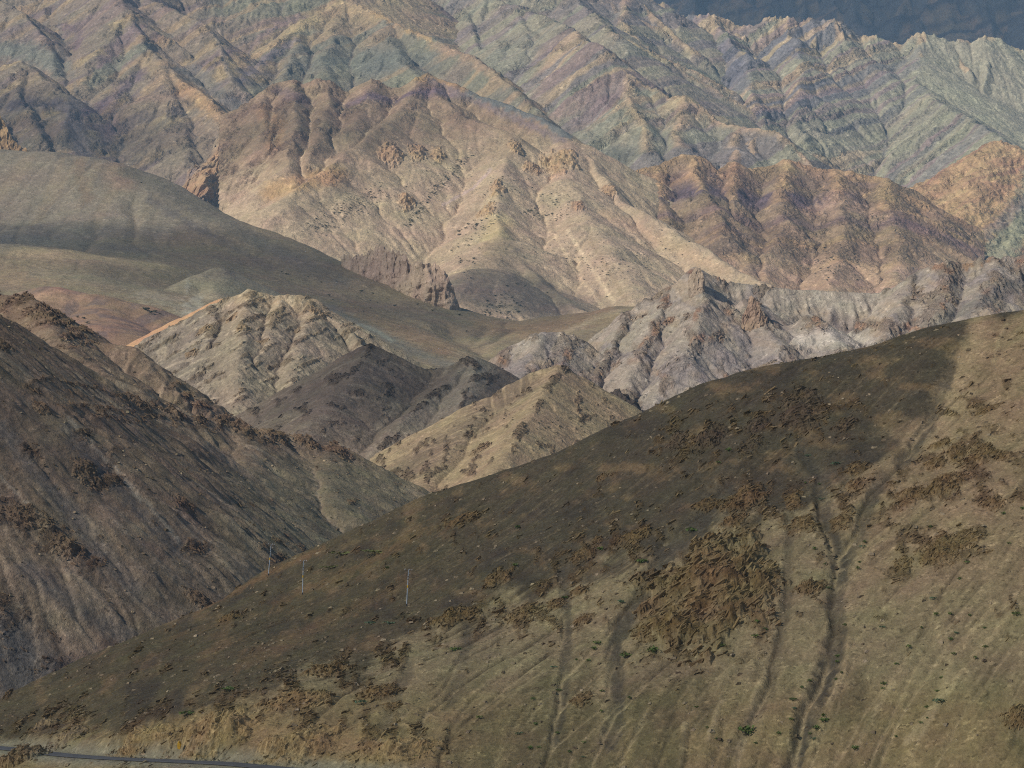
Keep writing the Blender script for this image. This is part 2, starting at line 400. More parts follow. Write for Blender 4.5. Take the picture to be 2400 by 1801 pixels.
def plain_mat(name, col, rough=0.7, metal=0.0, var=0.12, scale=3.0):
    m = bpy.data.materials.new(name); m.use_nodes = True
    nt = m.node_tree; N = nt.nodes; L = nt.links; b = N["Principled BSDF"]
    b.inputs["Roughness"].default_value = rough; b.inputs["Metallic"].default_value = metal
    tc = N.new("ShaderNodeTexCoord"); n = N.new("ShaderNodeTexNoise"); n.inputs["Scale"].default_value = scale; n.inputs["Detail"].default_value = 4
    L.new(tc.outputs["Object"], n.inputs["Vector"])
    r = N.new("ShaderNodeValToRGB"); c = np.array(col, float)
    r.color_ramp.elements[0].position = 0.3; r.color_ramp.elements[1].position = 0.7
    r.color_ramp.elements[0].color = (*np.clip(c * (1 - var), 0, 1), 1); r.color_ramp.elements[1].color = (*np.clip(c * (1 + var), 0, 1), 1)
    L.new(n.outputs["Fac"], r.inputs[0]); L.new(r.outputs[0], b.inputs["Base Color"])
    return m

# ------------------------------------------------------------------ clouds overhead, which shade parts of the land
def cloud(u, v, Y, rx, ry, rz, trans, alt=3600.0, seed=1):
    g = P(u, v, Y); c = g + SUN * (alt - g[2]) / SUN[2]
    import bmesh
    bm = bmesh.new(); bmesh.ops.create_icosphere(bm, subdivisions=4, radius=1.0)
    co = np.array([vt.co[:] for vt in bm.verts], f32); f = np.array([[q.index for q in p.verts] for p in bm.faces]); bm.free()
    n = fbm(co[:, 0] * 1.7 + co[:, 2], co[:, 1] * 1.7 - co[:, 2], 4, seed)
    co = co * (1 + 0.22 * n)[:, None] * np.array([rx, ry, rz])
    m = bpy.data.materials.new("cloud"); m.use_nodes = True; nt = m.node_tree
    nt.nodes.remove(nt.nodes["Principled BSDF"])
    pv = nt.nodes.new("ShaderNodeVolumePrincipled"); pv.inputs["Color"].default_value = (1, 1, 1, 1)
    pv.inputs["Density"].default_value = -math.log(trans) * SUN[2] / (2 * rz)
    nt.links.new(pv.outputs[0], nt.nodes["Material Output"].inputs["Volume"])
    o = mesh_obj("cloud", co, f, m); o.location = c; o["kind"] = "structure"
    return o
for a in ((1250, 1300, 620, 620, 330, 140, 0.45, 3600, 1), (120, 1250, 1250, 420, 330, 120, 0.58, 3600, 2),
          (1950, 30, 12600, 1500, 1500, 260, 0.16, 5200, 3),
          (350, 580, 3650, 520, 230, 70, 0.40, 3600, 4), (850, 720, 3350, 300, 200, 60, 0.48, 3600, 5),
          (1200, 690, 4470, 120, 170, 60, 0.28, 3600, 6), (120, 300, 6600, 330, 340, 90, 0.50, 3600, 7), (900, 850, 2100, 150, 130, 60, 0.45, 3600, 8),
          (1440, 385, 6420, 90, 80, 40, 0.5, 3600, 9), (720, 300, 5400, 200, 250, 60, 0.62, 3600, 10)):
    cloud(*a)

# ================================================================== the setting: hills and mountains, far to near
def lift(C, t, X, Z, amt=0.12, s=30.0, seed=3):
    return C * (1 + amt * fbm(X / s, Z / s, 4, seed))[..., None]
LAY = {}
def mute(C, c, a):
    return C + (np.asarray(c, f32) - C) * a

# ---- far dark mountain behind everything
def far_mountain():
    l = Layer(1330, 2560, 11800, 13600, 9, 12)
    rg = [dict(p=[(1200, -120, 13300), (1500, -170, 13200), (1800, -130, 13100), (2100, -200, 13100), (2400, -160, 13000), (2700, -210, 13000)], k=0.8, r=20),
          dict(p=[(1560, -140, 13100), (1600, 0, 12700), (1640, 60, 12400)], k=0.75, r=6),
          dict(p=[(1790, -130, 13100), (1850, 10, 12600), (1830, 110, 12300)], k=0.8, r=6),
          dict(p=[(2000, -170, 13000), (1960, 0, 12600), (2010, 110, 12250)], k=0.75, r=6),
          dict(p=[(2180, -190, 13000), (2230, 20, 12500), (2200, 120, 12200)], k=0.8, r=6),
          dict(p=[(2420, -170, 13000), (2380, 0, 12500), (2440, 130, 12200)], k=0.75, r=6)]
    for r_ in rg: r_['sp'] = (260, 700, 0.78, 1.5)
    w = fbm(l.X / 260, l.Y / 260, 4, 5) * 70; w2 = fbm(l.X / 260, l.Y / 260, 4, 25) * 70
    l.Z, D, S = skeleton(l.X + w, l.Y + w2, rg, l)
    l.Z += ridged(S / 130, D / 420, 4, 8) * 60 * sstep(0, 200, D) - 30 + fbm(l.X / 60, l.Z / 60, 4, 3) * 16
    t = l.Z + 1.1 * l.Y - 0.8 * l.X
    l.Z += pn(t / 45, l.X / 900, 2) * 9
    C = np.zeros(l.Z.shape + (3,), f32) + srgb(104, 98, 92)
    C = mixc(C, srgb(150, 126, 100), sstep(0.0, 0.4, fbm(S / 90, D / 300, 4, 4)))
    C = mixc(C, srgb(82, 76, 76), sstep(0.1, 0.5, pn(t / 70, l.X / 1500, 6)))
    l.build("far_mountain", ground_mat("far_rock", 4.3, 1.2), C, None)
far_mountain()

# ---- banded mountain, upper right
def banded_mountain():
    l = LAY['banded'] = Layer(1470, 2480, 6900, 8900, 3.3, 4.3)
    crest = [(1600, 40), (1647, 33), (1672, 38), (1727, 54), (1770, 61), (1795, 42), (1824, 43), (1853, 42), (1875, 54), (1897, 40), (1915, 54), (1940, 42),
             (1958, 45), (1976, 72), (1983, 99), (2016, 87), (2048, 85), (2070, 112), (2088, 107), (2124, 98), (2142, 83), (2171, 76), (2193, 81), (2222, 94),
             (2237, 99), (2251, 89), (2262, 99), (2291, 98), (2305, 83), (2334, 89), (2356, 108), (2400, 121), (2500, 150)]
    rg = [dict(p=[(1480, 60, 8500), (1520, 14, 8500), (1545, 6, 8500), (1575, 40, 8500)] + [(u, v, 8550) for u, v in crest], k=0.85, r=3),
          dict(p=[(1545, 6, 8500), (1530, 60, 8350), (1510, 120, 8150), (1500, 190, 7900)], k=0.62, r=5),
          dict(p=[(1600, 40, 8520), (1590, 110, 8300), (1560, 190, 8000)], k=0.6, r=5),
          dict(p=[(1672, 38, 8550), (1700, 88, 8330), (1745, 128, 8160), (1757, 180, 7980), (1772, 235, 7800), (1795, 295, 7600), (1830, 350, 7400)], k=0.72, r=5),
          dict(p=[(1853, 42, 8550), (1846, 78, 8420), (1870, 112, 8280), (1884, 150, 8130), (1878, 205, 7950), (1866, 270, 7740), (1880, 330, 7560)], k=0.72, r=5),
          dict(p=[(1958, 45, 8550), (1975, 90, 8420), (1960, 150, 8250), (1930, 220, 8050)], k=0.68, r=5),
          dict(p=[(2048, 85, 8540), (2030, 140, 8330), (1985, 220, 8100), (1960, 290, 7900)], k=0.62, r=6),
          dict(p=[(2171, 76, 8550), (2150, 130, 8400), (2143, 186, 8240), (2180, 221, 8050), (2233, 260, 7830), (2280, 282, 7650), (2327, 307, 7450), (2396, 362, 7150), (2500, 430, 6850)], k=0.60, r=6)]
    for r_ in rg: r_['sp'] = (85, 300, 0.76, 1.5)
    w = fbm(l.X / 120, l.Y / 120, 4, 11) * 18; w2 = fbm(l.X / 120, l.Y / 120, 4, 31) * 18
    l.Z, D, S = skeleton(l.X + w, l.Y + w2, rg, l)
    l.Z += (ridged(S / 46, D / 300, 3, 8) - 0.4) * 16 * sstep(0, 120, D) * (l.X < 1150)
    l.Z, fl = erode(l.Z, l.cx, l.cy, 50000, 45, 0.12, 3, 2)
    U, V = l.uv()
    right = sstep(-10, 30, (U - np.interp(V, [70, 130, 186, 221, 260, 282, 307, 362, 430], [2150, 2150, 2143, 2180, 2233, 2280, 2327, 2396, 2500])))
    right = right * (l.Y < 8600)
    t = (l.Z + 1.2 * l.Y - 1.9 * l.X + fbm(l.X / 90, l.Z / 90, 4, 6) * 34) * 0.42
    crag = sstep(0.0, 0.5, fbm(t / 60, l.X / 500, 3, 14) + 0.15) * (1 - 0.85 * right)
    crestm = 1 - sstep(0, 40, D)
    l.Z += (pn(t / 34, l.X / 700, 2) * 5 + pn(t / 13, l.X / 400, 4) * 2.6) * (1 - 0.85 * right) + crag * (fbm(l.X / 16, l.Z / 16, 5, 9) * 6 + (ridged(t / 9, l.X / 60, 3, 19) - 0.4) * 4)
    l.Z += crestm * (ridged(l.X / 24, l.Y / 200, 3, 5) - 0.35) * 13 * (l.Y > 8400) * (1 - 0.2 * right)
    U, V = l.uv()
    G = srgb(148, 140, 114); C = np.zeros(l.Z.shape + (3,), f32) + G
    C = mixc(C, srgb(150, 144, 114), sstep(0.0, 0.16, pn(t / 46, l.X / 900, 1)) * 0.8)
    pur = sstep(0.08, 0.20, pn(t / 74, l.X / 1500, 22)) * (0.5 + 0.5 * sstep(2150, 1850, U))
    C = mixc(C, srgb(108, 102, 106), pur * 0.95)
    och = sstep(0.12, 0.24, pn(t / 52, l.X / 1300, 33)) * (0.3 + 0.7 * sstep(2120, 1900, U))
    C = mixc(C, srgb(182, 154, 116), och * 0.9)
    C = mixc(C, srgb(134, 108, 106), sstep(0.18, 0.28, pn(t / 40, l.X / 1300, 44)) * 0.7 * (1 - right))
    C = C * (1 + 0.15 * pn(t / 11, l.X / 300, 7) + 0.08 * pn(t / 5.5, l.X / 200, 8))[..., None]
    C = mixc(C, srgb(156, 148, 120), right * 0.95)
    C = mixc(C, srgb(186, 156, 116), np.clip(crestm * 1.2 - 0.3, 0, 1) * sstep(-0.1, 0.3, pn(l.X / 30, l.Y / 90, 5)) * (l.Y > 8380))
    C = mixc(C, srgb(140, 132, 124), sstep(2.5, 7, fl) * 0.5 * (1 - right))
    for pts, wd in (([(1700, 110), (1720, 150), (1735, 200)], 22), ([(1640, 170), (1690, 130)], 14), ([(1857, 120), (1868, 130)], 9)):
        C = mixc(C, srgb(96, 92, 104), l.stroke(pts, wd, 0.6, 10, 3) * 0.75)
    C = lift(C, t, l.X, l.Z, 0.14, 40)
    C = mute(C, srgb(152, 146, 130), 0.22)
    fine = fbm(l.X / 9, l.Z / 7, 4, 71); l.Z += fine * 1.5 * (0.4 + crag) * (1 - 0.7 * right)
    C = C * (1 + 0.16 * fbm(l.X / 7, l.Z / 6, 3, 72))[..., None]
    bk, je = blocks(t / 5.5 + fbm(l.X / 30, l.Z / 30, 2, 4), l.X / 26 + l.Z / 40, 5); l.Z += bk * 1.8 * (0.35 + crag) * (1 - 0.8 * right)
    C = C * 1.16
    fs = lic(pn(l.X / 9, l.Y / 9, 33), l.Z, l.cx, l.cy, 16, 6.0); l.Z += fs * 1.2; C = C * (1 + np.clip(0.12 * fs, -0.2, 0.2))[..., None]
    rl = rills(l, 260, 420, 3, seed=32); C = mixc(C, srgb(118, 108, 98), rl * 0.5)
    l.build("banded_mountain", ground_mat("banded_rock", 2.8, 1.0), C, crag)
banded_mountain()

# ---- green and pink mountain, upper centre
def pink_mountain():
    l = LAY['pink'] = Layer(800, 2120, 6150, 8560, 3.4, 4.8)
    rg = [dict(p=[(700, -130, 8500), (880, -90, 8400), (1040, -60, 8300), (1161, 0, 8100), (1234, 22, 7900), (1300, 48, 7600), (1342, 69, 7350), (1368, 94, 7150), (1390, 97, 7050), (1415, 112, 7000),
                  (1440, 140, 6950), (1470, 172, 6900), (1500, 192, 6860), (1530, 208, 6830), (1562, 228, 6800), (1600, 220, 6760), (1647, 254, 6700), (1698, 289, 6640),
                  (1760, 300, 6580), (1817, 308, 6540), (1853, 333, 6480), (1907, 392, 6380), (1960, 450, 6280)], k=0.76, r=3),
          dict(p=[(1100, -110, 8450), (1234, -80, 8420), (1330, -50, 8380), (1400, -34, 8420), (1470, -18, 8440), (1525, -4, 8450), (1545, 10, 8450)], k=0.68, r=4),
          dict(p=[(1330, -50, 8390), (1350, 0, 8150), (1400, 40, 7900), (1440, 80, 7700)], k=0.68, r=4), dict(p=[(1470, -18, 8440), (1460, 40, 8150), (1480, 100, 7850)], k=0.68, r=4),
          dict(p=[(1110, 0, 8200), (1100, 60, 7900), (1130, 120, 7600)], k=0.68, r=4),
          dict(p=[(1215, 12, 7950), (1230, 70, 7650), (1240, 120, 7400)], k=0.55, r=6),
          dict(p=[(1470, 172, 6900), (1480, 230, 6720), (1505, 290, 6540), (1515, 350, 6380)], k=0.66, r=5),
          dict(p=[(1600, 220, 6760), (1590, 280, 6600), (1600, 340, 6420)], k=0.66, r=5),
          dict(p=[(1730, 295, 6610), (1720, 340, 6480), (1730, 400, 6320)], k=0.58, r=6)]
    for r_ in rg: r_['sp'] = (85, 300, 0.76, 1.5)
    w = fbm(l.X / 110, l.Y / 110, 4, 12) * 16; w2 = fbm(l.X / 110, l.Y / 110, 4, 32) * 16
    l.Z, D, S = skeleton(l.X + w, l.Y + w2, rg, l)
    l.Z += (ridged(S / 50, D / 260, 3, 18) - 0.4) * 10 * sstep(0, 120, D)
    l.Z, fl = erode(l.Z, l.cx, l.cy, 50000, 45, 0.12, 4, 2)
    t = (l.Z + 1.2 * l.Y - 1.7 * l.X + fbm(l.X / 90, l.Z / 90, 4, 6) * 34) * 0.42
    crag = sstep(0.1, 0.5, fbm(l.X / 60, l.Z / 50, 4, 24) + 0.25 * (1 - sstep(0, 60, D)))
    l.Z += (pn(t / 30, l.X / 700, 2) * 2.6 + pn(t / 13, l.X / 400, 4) * 1.6) + crag * (fbm(l.X / 15, l.Z / 15, 5, 9) * 6.5 + (ridged(t / 9, l.X / 60, 3, 19) - 0.4) * 4)
    U, V = l.uv()
    C = np.zeros(l.Z.shape + (3,), f32) + srgb(134, 130, 106)
    C = mixc(C, srgb(150, 144, 114), sstep(0.0, 0.45, fbm(t / 60, l.X / 500, 3, 3)) * 0.8)
    C = mixc(C, srgb(112, 98, 98), sstep(0.08, 0.22, pn(t / 70, l.X / 1100, 21)) * 0.75)
    warm = sstep(330, 230, V + fbm(l.X / 60, l.Z / 60, 3, 2) * 40) * sstep(1225, 1290, U) * (l.Y < 7400) + 0.25 * (l.Y >= 7400)
    C = mixc(C, srgb(174, 146, 110), warm * sstep(-0.2, 0.05, pn(t / 48, l.X / 900, 41)) * 0.9)
    C = mixc(C, srgb(128, 104, 98), warm * sstep(0.1, 0.2, pn(t / 55, l.X / 1300, 43)) * 0.85)
    C = mixc(C, srgb(192, 158, 116), (1 - sstep(0, 26, D)) * sstep(1380, 1500, U) * 0.7)
    C = C * (1 + 0.14 * pn(t / 10, l.X / 300, 7) + 0.06 * pn(t / 5, l.X / 200, 8))[..., None]
    C = mixc(C, srgb(158, 152, 140), sstep(2.5, 7, fl) * 0.45)
    C = lift(C, t, l.X, l.Z, 0.14, 36)
    C = mute(C, srgb(152, 142, 126), 0.24)
    fine = fbm(l.X / 9, l.Z / 7, 4, 71); l.Z += fine * 1.5 * (0.4 + crag)
    C = C * (1 + 0.16 * fbm(l.X / 7, l.Z / 6, 3, 72))[..., None]
    bk, je = blocks(t / 5.5 + fbm(l.X / 30, l.Z / 30, 2, 4), l.X / 26 + l.Z / 40, 5); l.Z += bk * 1.8 * (0.35 + crag)
    C = C * 1.16
    fs = lic(pn(l.X / 9, l.Y / 9, 33), l.Z, l.cx, l.cy, 16, 6.0); l.Z += fs * 1.2; C = C * (1 + np.clip(0.12 * fs, -0.2, 0.2))[..., None]
    rl = rills(l, 260, 420, 3, seed=32); C = mixc(C, srgb(112, 104, 92), rl * 0.5)
    l.build("green_pink_mountain", ground_mat("green_pink_rock", 2.4, 1.0), C, crag)
pink_mountain()

# ---- many-coloured mountains, upper left
def colour_mountain():
    l = LAY['colour'] = Layer(-60, 1330, 5900, 8300, 3.4, 4.8)
    rg = [dict(p=[(230, -120, 8000), (270, -40, 7700), (300, 22, 7420), (318, 65, 7300), (347, 112, 7140), (383, 141, 7020), (420, 186, 6900), (470, 212, 6780), (506, 252, 6640), (542, 287, 6520), (579, 330, 6400), (610, 375, 6280), (650, 422, 6150)], k=0.74, r=4),
          dict(p=[(383, 141, 7020), (390, 200, 6850), (420, 270, 6640), (440, 340, 6440), (460, 420, 6220), (480, 500, 6000)], k=0.64, r=14),
          dict(p=[(347, 112, 7140), (300, 180, 6980), (250, 260, 6760), (215, 330, 6560)], k=0.64, r=8),
          dict(p=[(300, 22, 7420), (262, 80, 7280), (222, 140, 7100), (195, 190, 6980)], k=0.64, r=6),
          dict(p=[(330, -90, 7900), (362, 0, 7650), (420, 30, 7520), (480, 55, 7400), (512, 95, 7260), (520, 140, 7120), (540, 190, 6980)], k=0.74, r=5),
          dict(p=[(-80, -60, 7900), (0, 0, 7600), (60, 30, 7450), (100, 85, 7300), (130, 135, 7160), (140, 180, 7020)], k=0.72, r=5),
          dict(p=[(-60, 190, 7050), (0, 160, 6980), (45, 143, 6960), (70, 165, 6900), (110, 190, 6820), (150, 218, 6740), (160, 270, 6600), (150, 340, 6400)], k=0.62, r=5),
          dict(p=[(45, 143, 6960), (50, 220, 6740), (90, 300, 6500), (130, 370, 6300)], k=0.72, r=6),
          dict(p=[(-40, 240, 6740), (10, 290, 6560), (40, 370, 6320)], k=0.72, r=6),
          dict(p=[(560, -130, 8300), (690, -70, 8100), (811, 5, 7800), (850, 15, 7740), (890, 36, 7660), (945, 64, 7540), (1002, 86, 7420), (1053, 110, 7300), (1107, 128, 7180), (1162, 165, 7040), (1182, 190, 6960), (1225, 222, 6840), (1290, 290, 6600), (1340, 350, 6400)], k=0.74, r=4),
          dict(p=[(890, 36, 7660), (914, 62, 7540), (924, 108, 7380), (960, 150, 7200), (1000, 200, 7000)], k=0.64, r=5),
          dict(p=[(811, 5, 7800), (780, 70, 7560), (760, 140, 7300), (750, 200, 7080)], k=0.62, r=10),
          dict(p=[(811, 5, 7800), (720, 45, 7640), (640, 110, 7400), (590, 170, 7180)], k=0.62, r=6),
          dict(p=[(700, 60, 7600), (690, 120, 7360), (660, 200, 7060)], k=0.62, r=6),
          dict(p=[(-300, -130, 8250), (200, -150, 8260), (600, -150, 8270), (760, -140, 8280)], k=0.6, r=6)]
    for r_ in rg: r_['sp'] = (85, 300, 0.76, 1.5)
    w = fbm(l.X / 130, l.Y / 130, 4, 13) * 17; w2 = fbm(l.X / 130, l.Y / 130, 4, 33) * 17
    l.Z, D, S = skeleton(l.X + w, l.Y + w2, rg, l)
    l.Z += (ridged(S / 55, D / 260, 3, 28) - 0.4) * 9 * sstep(0, 120, D)
    l.Z, fl = erode(l.Z, l.cx, l.cy, 70000, 45, 0.12, 5, 2)
    t = (l.Z + 1.2 * l.Y - 1.5 * l.X + fbm(l.X / 90, l.Z / 90, 4, 6) * 34) * 0.42
    U, V = l.uv()
    crag = sstep(0.1, 0.5, fbm(l.X / 60, l.Z / 45, 4, 34) + 0.2 * sstep(180, 260, V) * (U < 620) + 0.25 * (1 - sstep(0, 50, D)) - 0.1)
    l.Z += pn(t / 30, l.X / 700, 2) * 2.4 + pn(t / 12, l.X / 400, 4) * 1.5 + crag * (fbm(l.X / 15, l.Z / 15, 5, 9) * 7 + (ridged(l.X / 16, l.Z / 60, 3, 10) - 0.4) * 7)
    U, V = l.uv()
    C = np.zeros(l.Z.shape + (3,), f32) + srgb(138, 122, 100)
    green = sstep(520, 640, U + fbm(l.X / 90, l.Z / 90, 3, 8) * 60) * sstep(-0.5, 0.1, pn(t / 130, l.X / 900, 9) + 0.25)
    green = np.maximum(green, sstep(440, 520, U) * sstep(60, 30, V))
    C = mixc(C, srgb(128, 124, 98), green)
    # named beds: purple, ochre, sage
    C = mixc(C, srgb(166, 140, 102), sstep(0.08, 0.22, pn(t / 64, l.X / 1200, 30)) * 0.8)
    C = mixc(C, srgb(114, 96, 96), sstep(0.1, 0.24, pn(t / 80, l.X / 1400, 31)) * 0.6 * (1 - 0.75 * green))
    def st(pts, w_, c, a=0.85, wob=14, soft=0.6):
        nonlocal C
        C = mixc(C, c, l.stroke(pts, w_, soft, wob, int(pts[0][0]) % 50) * a)
    st([(0, 120), (60, 120), (110, 140), (140, 165)], 26, srgb(114, 118, 102))
    st([(30, 250), (80, 240), (130, 245), (165, 260)], 17, srgb(90, 80, 86))
    st([(60, 180), (110, 220)], 26, srgb(142, 122, 96), 0.7)
    st([(30, 300), (110, 310)], 34, srgb(138, 116, 90), 0.7)
    st([(140, 60), (190, 75), (180, 110)], 10, srgb(112, 90, 92))
    st([(240, 150), (290, 90), (320, 65)], 18, srgb(128, 106, 104))
    st([(210, 60), (270, 20)], 26, srgb(136, 114, 104), 0.7)
    st([(270, 60), (310, 40)], 12, srgb(180, 152, 108))
    st([(220, 190), (290, 140), (340, 110)], 18, srgb(126, 126, 104), 0.9)
    st([(180, 280), (240, 250), (300, 200), (350, 158)], 16, srgb(104, 86, 92), 0.95)
    st([(240, 330), (270, 280), (320, 225)], 12, srgb(114, 98, 96), 0.8)
    st([(350, 150), (400, 190), (440, 225)], 20, srgb(166, 140, 104), 0.8)
    st([(430, 205), (480, 235), (520, 275)], 22, srgb(184, 146, 100), 0.9)
    st([(280, 260), (340, 240), (420, 250)], 30, srgb(150, 126, 98), 0.75)
    st([(330, 330), (430, 320), (520, 330)], 55, srgb(142, 122, 98), 0.75)
    st([(400, 265), (420, 262)], 12, srgb(108, 98, 100), 0.7)
    st([(450, 170), (520, 230), (570, 270)], 20, srgb(118, 116, 106), 0.7)
    st([(520, 170), (580, 130), (660, 90), (740, 40)], 16, srgb(190, 162, 116), 0.8)
    st([(540, 120), (620, 80), (700, 40)], 10, srgb(146, 120, 112), 0.7)
    st([(560, 190), (620, 140), (690, 95)], 10, srgb(124, 112, 116), 0.7)
    st([(745, 35), (800, 10), (870, 30)], 26, srgb(186, 160, 112), 0.75)
    st([(880, 30), (960, 70), (1010, 95)], 8, srgb(198, 160, 106), 0.8)
    st([(1020, 110), (1080, 125), (1150, 170), (1190, 195)], 16, srgb(170, 140, 106), 0.8)
    st([(700, 150), (800, 130), (900, 150)], 40, srgb(116, 120, 102), 0.7)
    st([(860, 160), (920, 140), (1000, 150)], 30, srgb(104, 108, 96), 0.7)
    st([(1060, 40), (1040, 20), (1100, 10)], 16, srgb(118, 92, 94), 0.7)
    st([(130, 0), (140, 70), (150, 130), (172, 180), (178, 230)], 4, srgb(128, 120, 106), 0.6, 8)
    st([(176, 235), (178, 280), (184, 330), (200, 380)], 15, srgb(128, 116, 108), 0.95, 6)
    st([(270, 190), (265, 280), (250, 350)], 9, srgb(136, 112, 104), 0.5, 8)
    st([(508, 70), (516, 110), (535, 170), (560, 215), (580, 250)], 6, srgb(168, 148, 124), 0.85, 4)
    C = C * (1 + 0.15 * pn(t / 10, l.X / 300, 7) + 0.07 * pn(t / 5, l.X / 200, 8))[..., None]
    C = mixc(C, srgb(158, 148, 132), sstep(3, 8, fl) * 0.4)
    C = lift(C, t, l.X, l.Z, 0.15, 36)
    C = mute(C, srgb(142, 126, 110), 0.24)
    fine = fbm(l.X / 9, l.Z / 7, 4, 71); l.Z += fine * 1.5 * (0.4 + crag)
    C = C * (1 + 0.16 * fbm(l.X / 7, l.Z / 6, 3, 72))[..., None]
    bk, je = blocks(t / 5.5 + fbm(l.X / 30, l.Z / 30, 2, 4), l.X / 26 + l.Z / 40, 5); l.Z += bk * 1.8 * (0.35 + crag)
    C = C * 1.08
    fs = lic(pn(l.X / 9, l.Y / 9, 33), l.Z, l.cx, l.cy, 16, 6.0); l.Z += fs * 1.2; C = C * (1 + np.clip(0.12 * fs, -0.2, 0.2))[..., None]
    rl = rills(l, 300, 460, 3, seed=35); C = mixc(C, srgb(112, 100, 88), rl * 0.5)
    l.build("many_coloured_mountain", ground_mat("many_coloured_rock", 2.5, 1.0), C, crag)
colour_mountain()

# ---- ochre mountain, right edge
def ochre_mountain():
    l = LAY['ochre'] = Layer(2080, 2520, 5350, 6600, 2.3, 3.0)
    rg = [dict(p=[(2100, 545, 5800), (2153, 475, 6000), (2193, 434, 6100), (2244, 401, 6160), (2287, 362, 6220), (2338, 329, 6260), (2378, 347, 6220), (2400, 378, 6180), (2460, 420, 6150), (2560, 470, 6100)], k=0.62, r=4),
          dict(p=[(2338, 329, 6260), (2310, 400, 6080), (2270, 480, 5880), (2250, 560, 5680), (2240, 640, 5480)], k=0.55, r=12),
          dict(p=[(2400, 378, 6180), (2390, 450, 6000), (2370, 540, 5760), (2360, 620, 5540)], k=0.55, r=10)]
    for r_ in rg: r_['sp'] = (45, 170, 0.8, 1.5)
    w = fbm(l.X / 90, l.Y / 90, 4, 14) * 14; w2 = fbm(l.X / 90, l.Y / 90, 4, 34) * 14
    l.Z, D, S = skeleton(l.X + w, l.Y + w2, rg, l)
    l.Z, fl = erode(l.Z, l.cx, l.cy, 20000, 45, 0.12, 6, 2)
    t = l.Z + 0.9 * l.Y - 1.0 * l.X + fbm(l.X / 60, l.Z / 60, 3, 6) * 16
    l.Z += pn(t / 22, l.X / 500, 2) * 3 + pn(t / 9, l.X / 300, 4) * 1.6 + fbm(l.X / 12, l.Z / 12, 4, 9) * 5
    U, V = l.uv()
    C = np.zeros(l.Z.shape + (3,), f32) + srgb(186, 152, 112)
    C = mixc(C, srgb(166, 128, 100), sstep(0.0, 0.4, pn(t / 40, l.X / 700, 3)) * 0.7)
    C = mixc(C, srgb(198, 168, 122), sstep(0.1, 0.4, pn(t / 26, l.X / 500, 5)) * 0.6)
    C = mixc(C, srgb(154, 154, 126), l.stroke([(2340, 600), (2400, 520), (2440, 420)], 34, 0.6, 20, 4) * 0.85)
    C = mixc(C, srgb(136, 118, 112), l.stroke([(2270, 580), (2340, 530), (2400, 470)], 14, 0.6, 16, 4) * 0.6)
    C = C * (1 + 0.13 * pn(t / 7, l.X / 300, 7))[..., None]
    C = lift(C, t, l.X, l.Z, 0.15, 30)
    l.build("ochre_mountain", ground_mat("ochre_rock", 2.1, 1.2), C, sstep(-0.2, 0.4, fbm(l.X / 40, l.Z / 40, 3, 5)))
ochre_mountain()

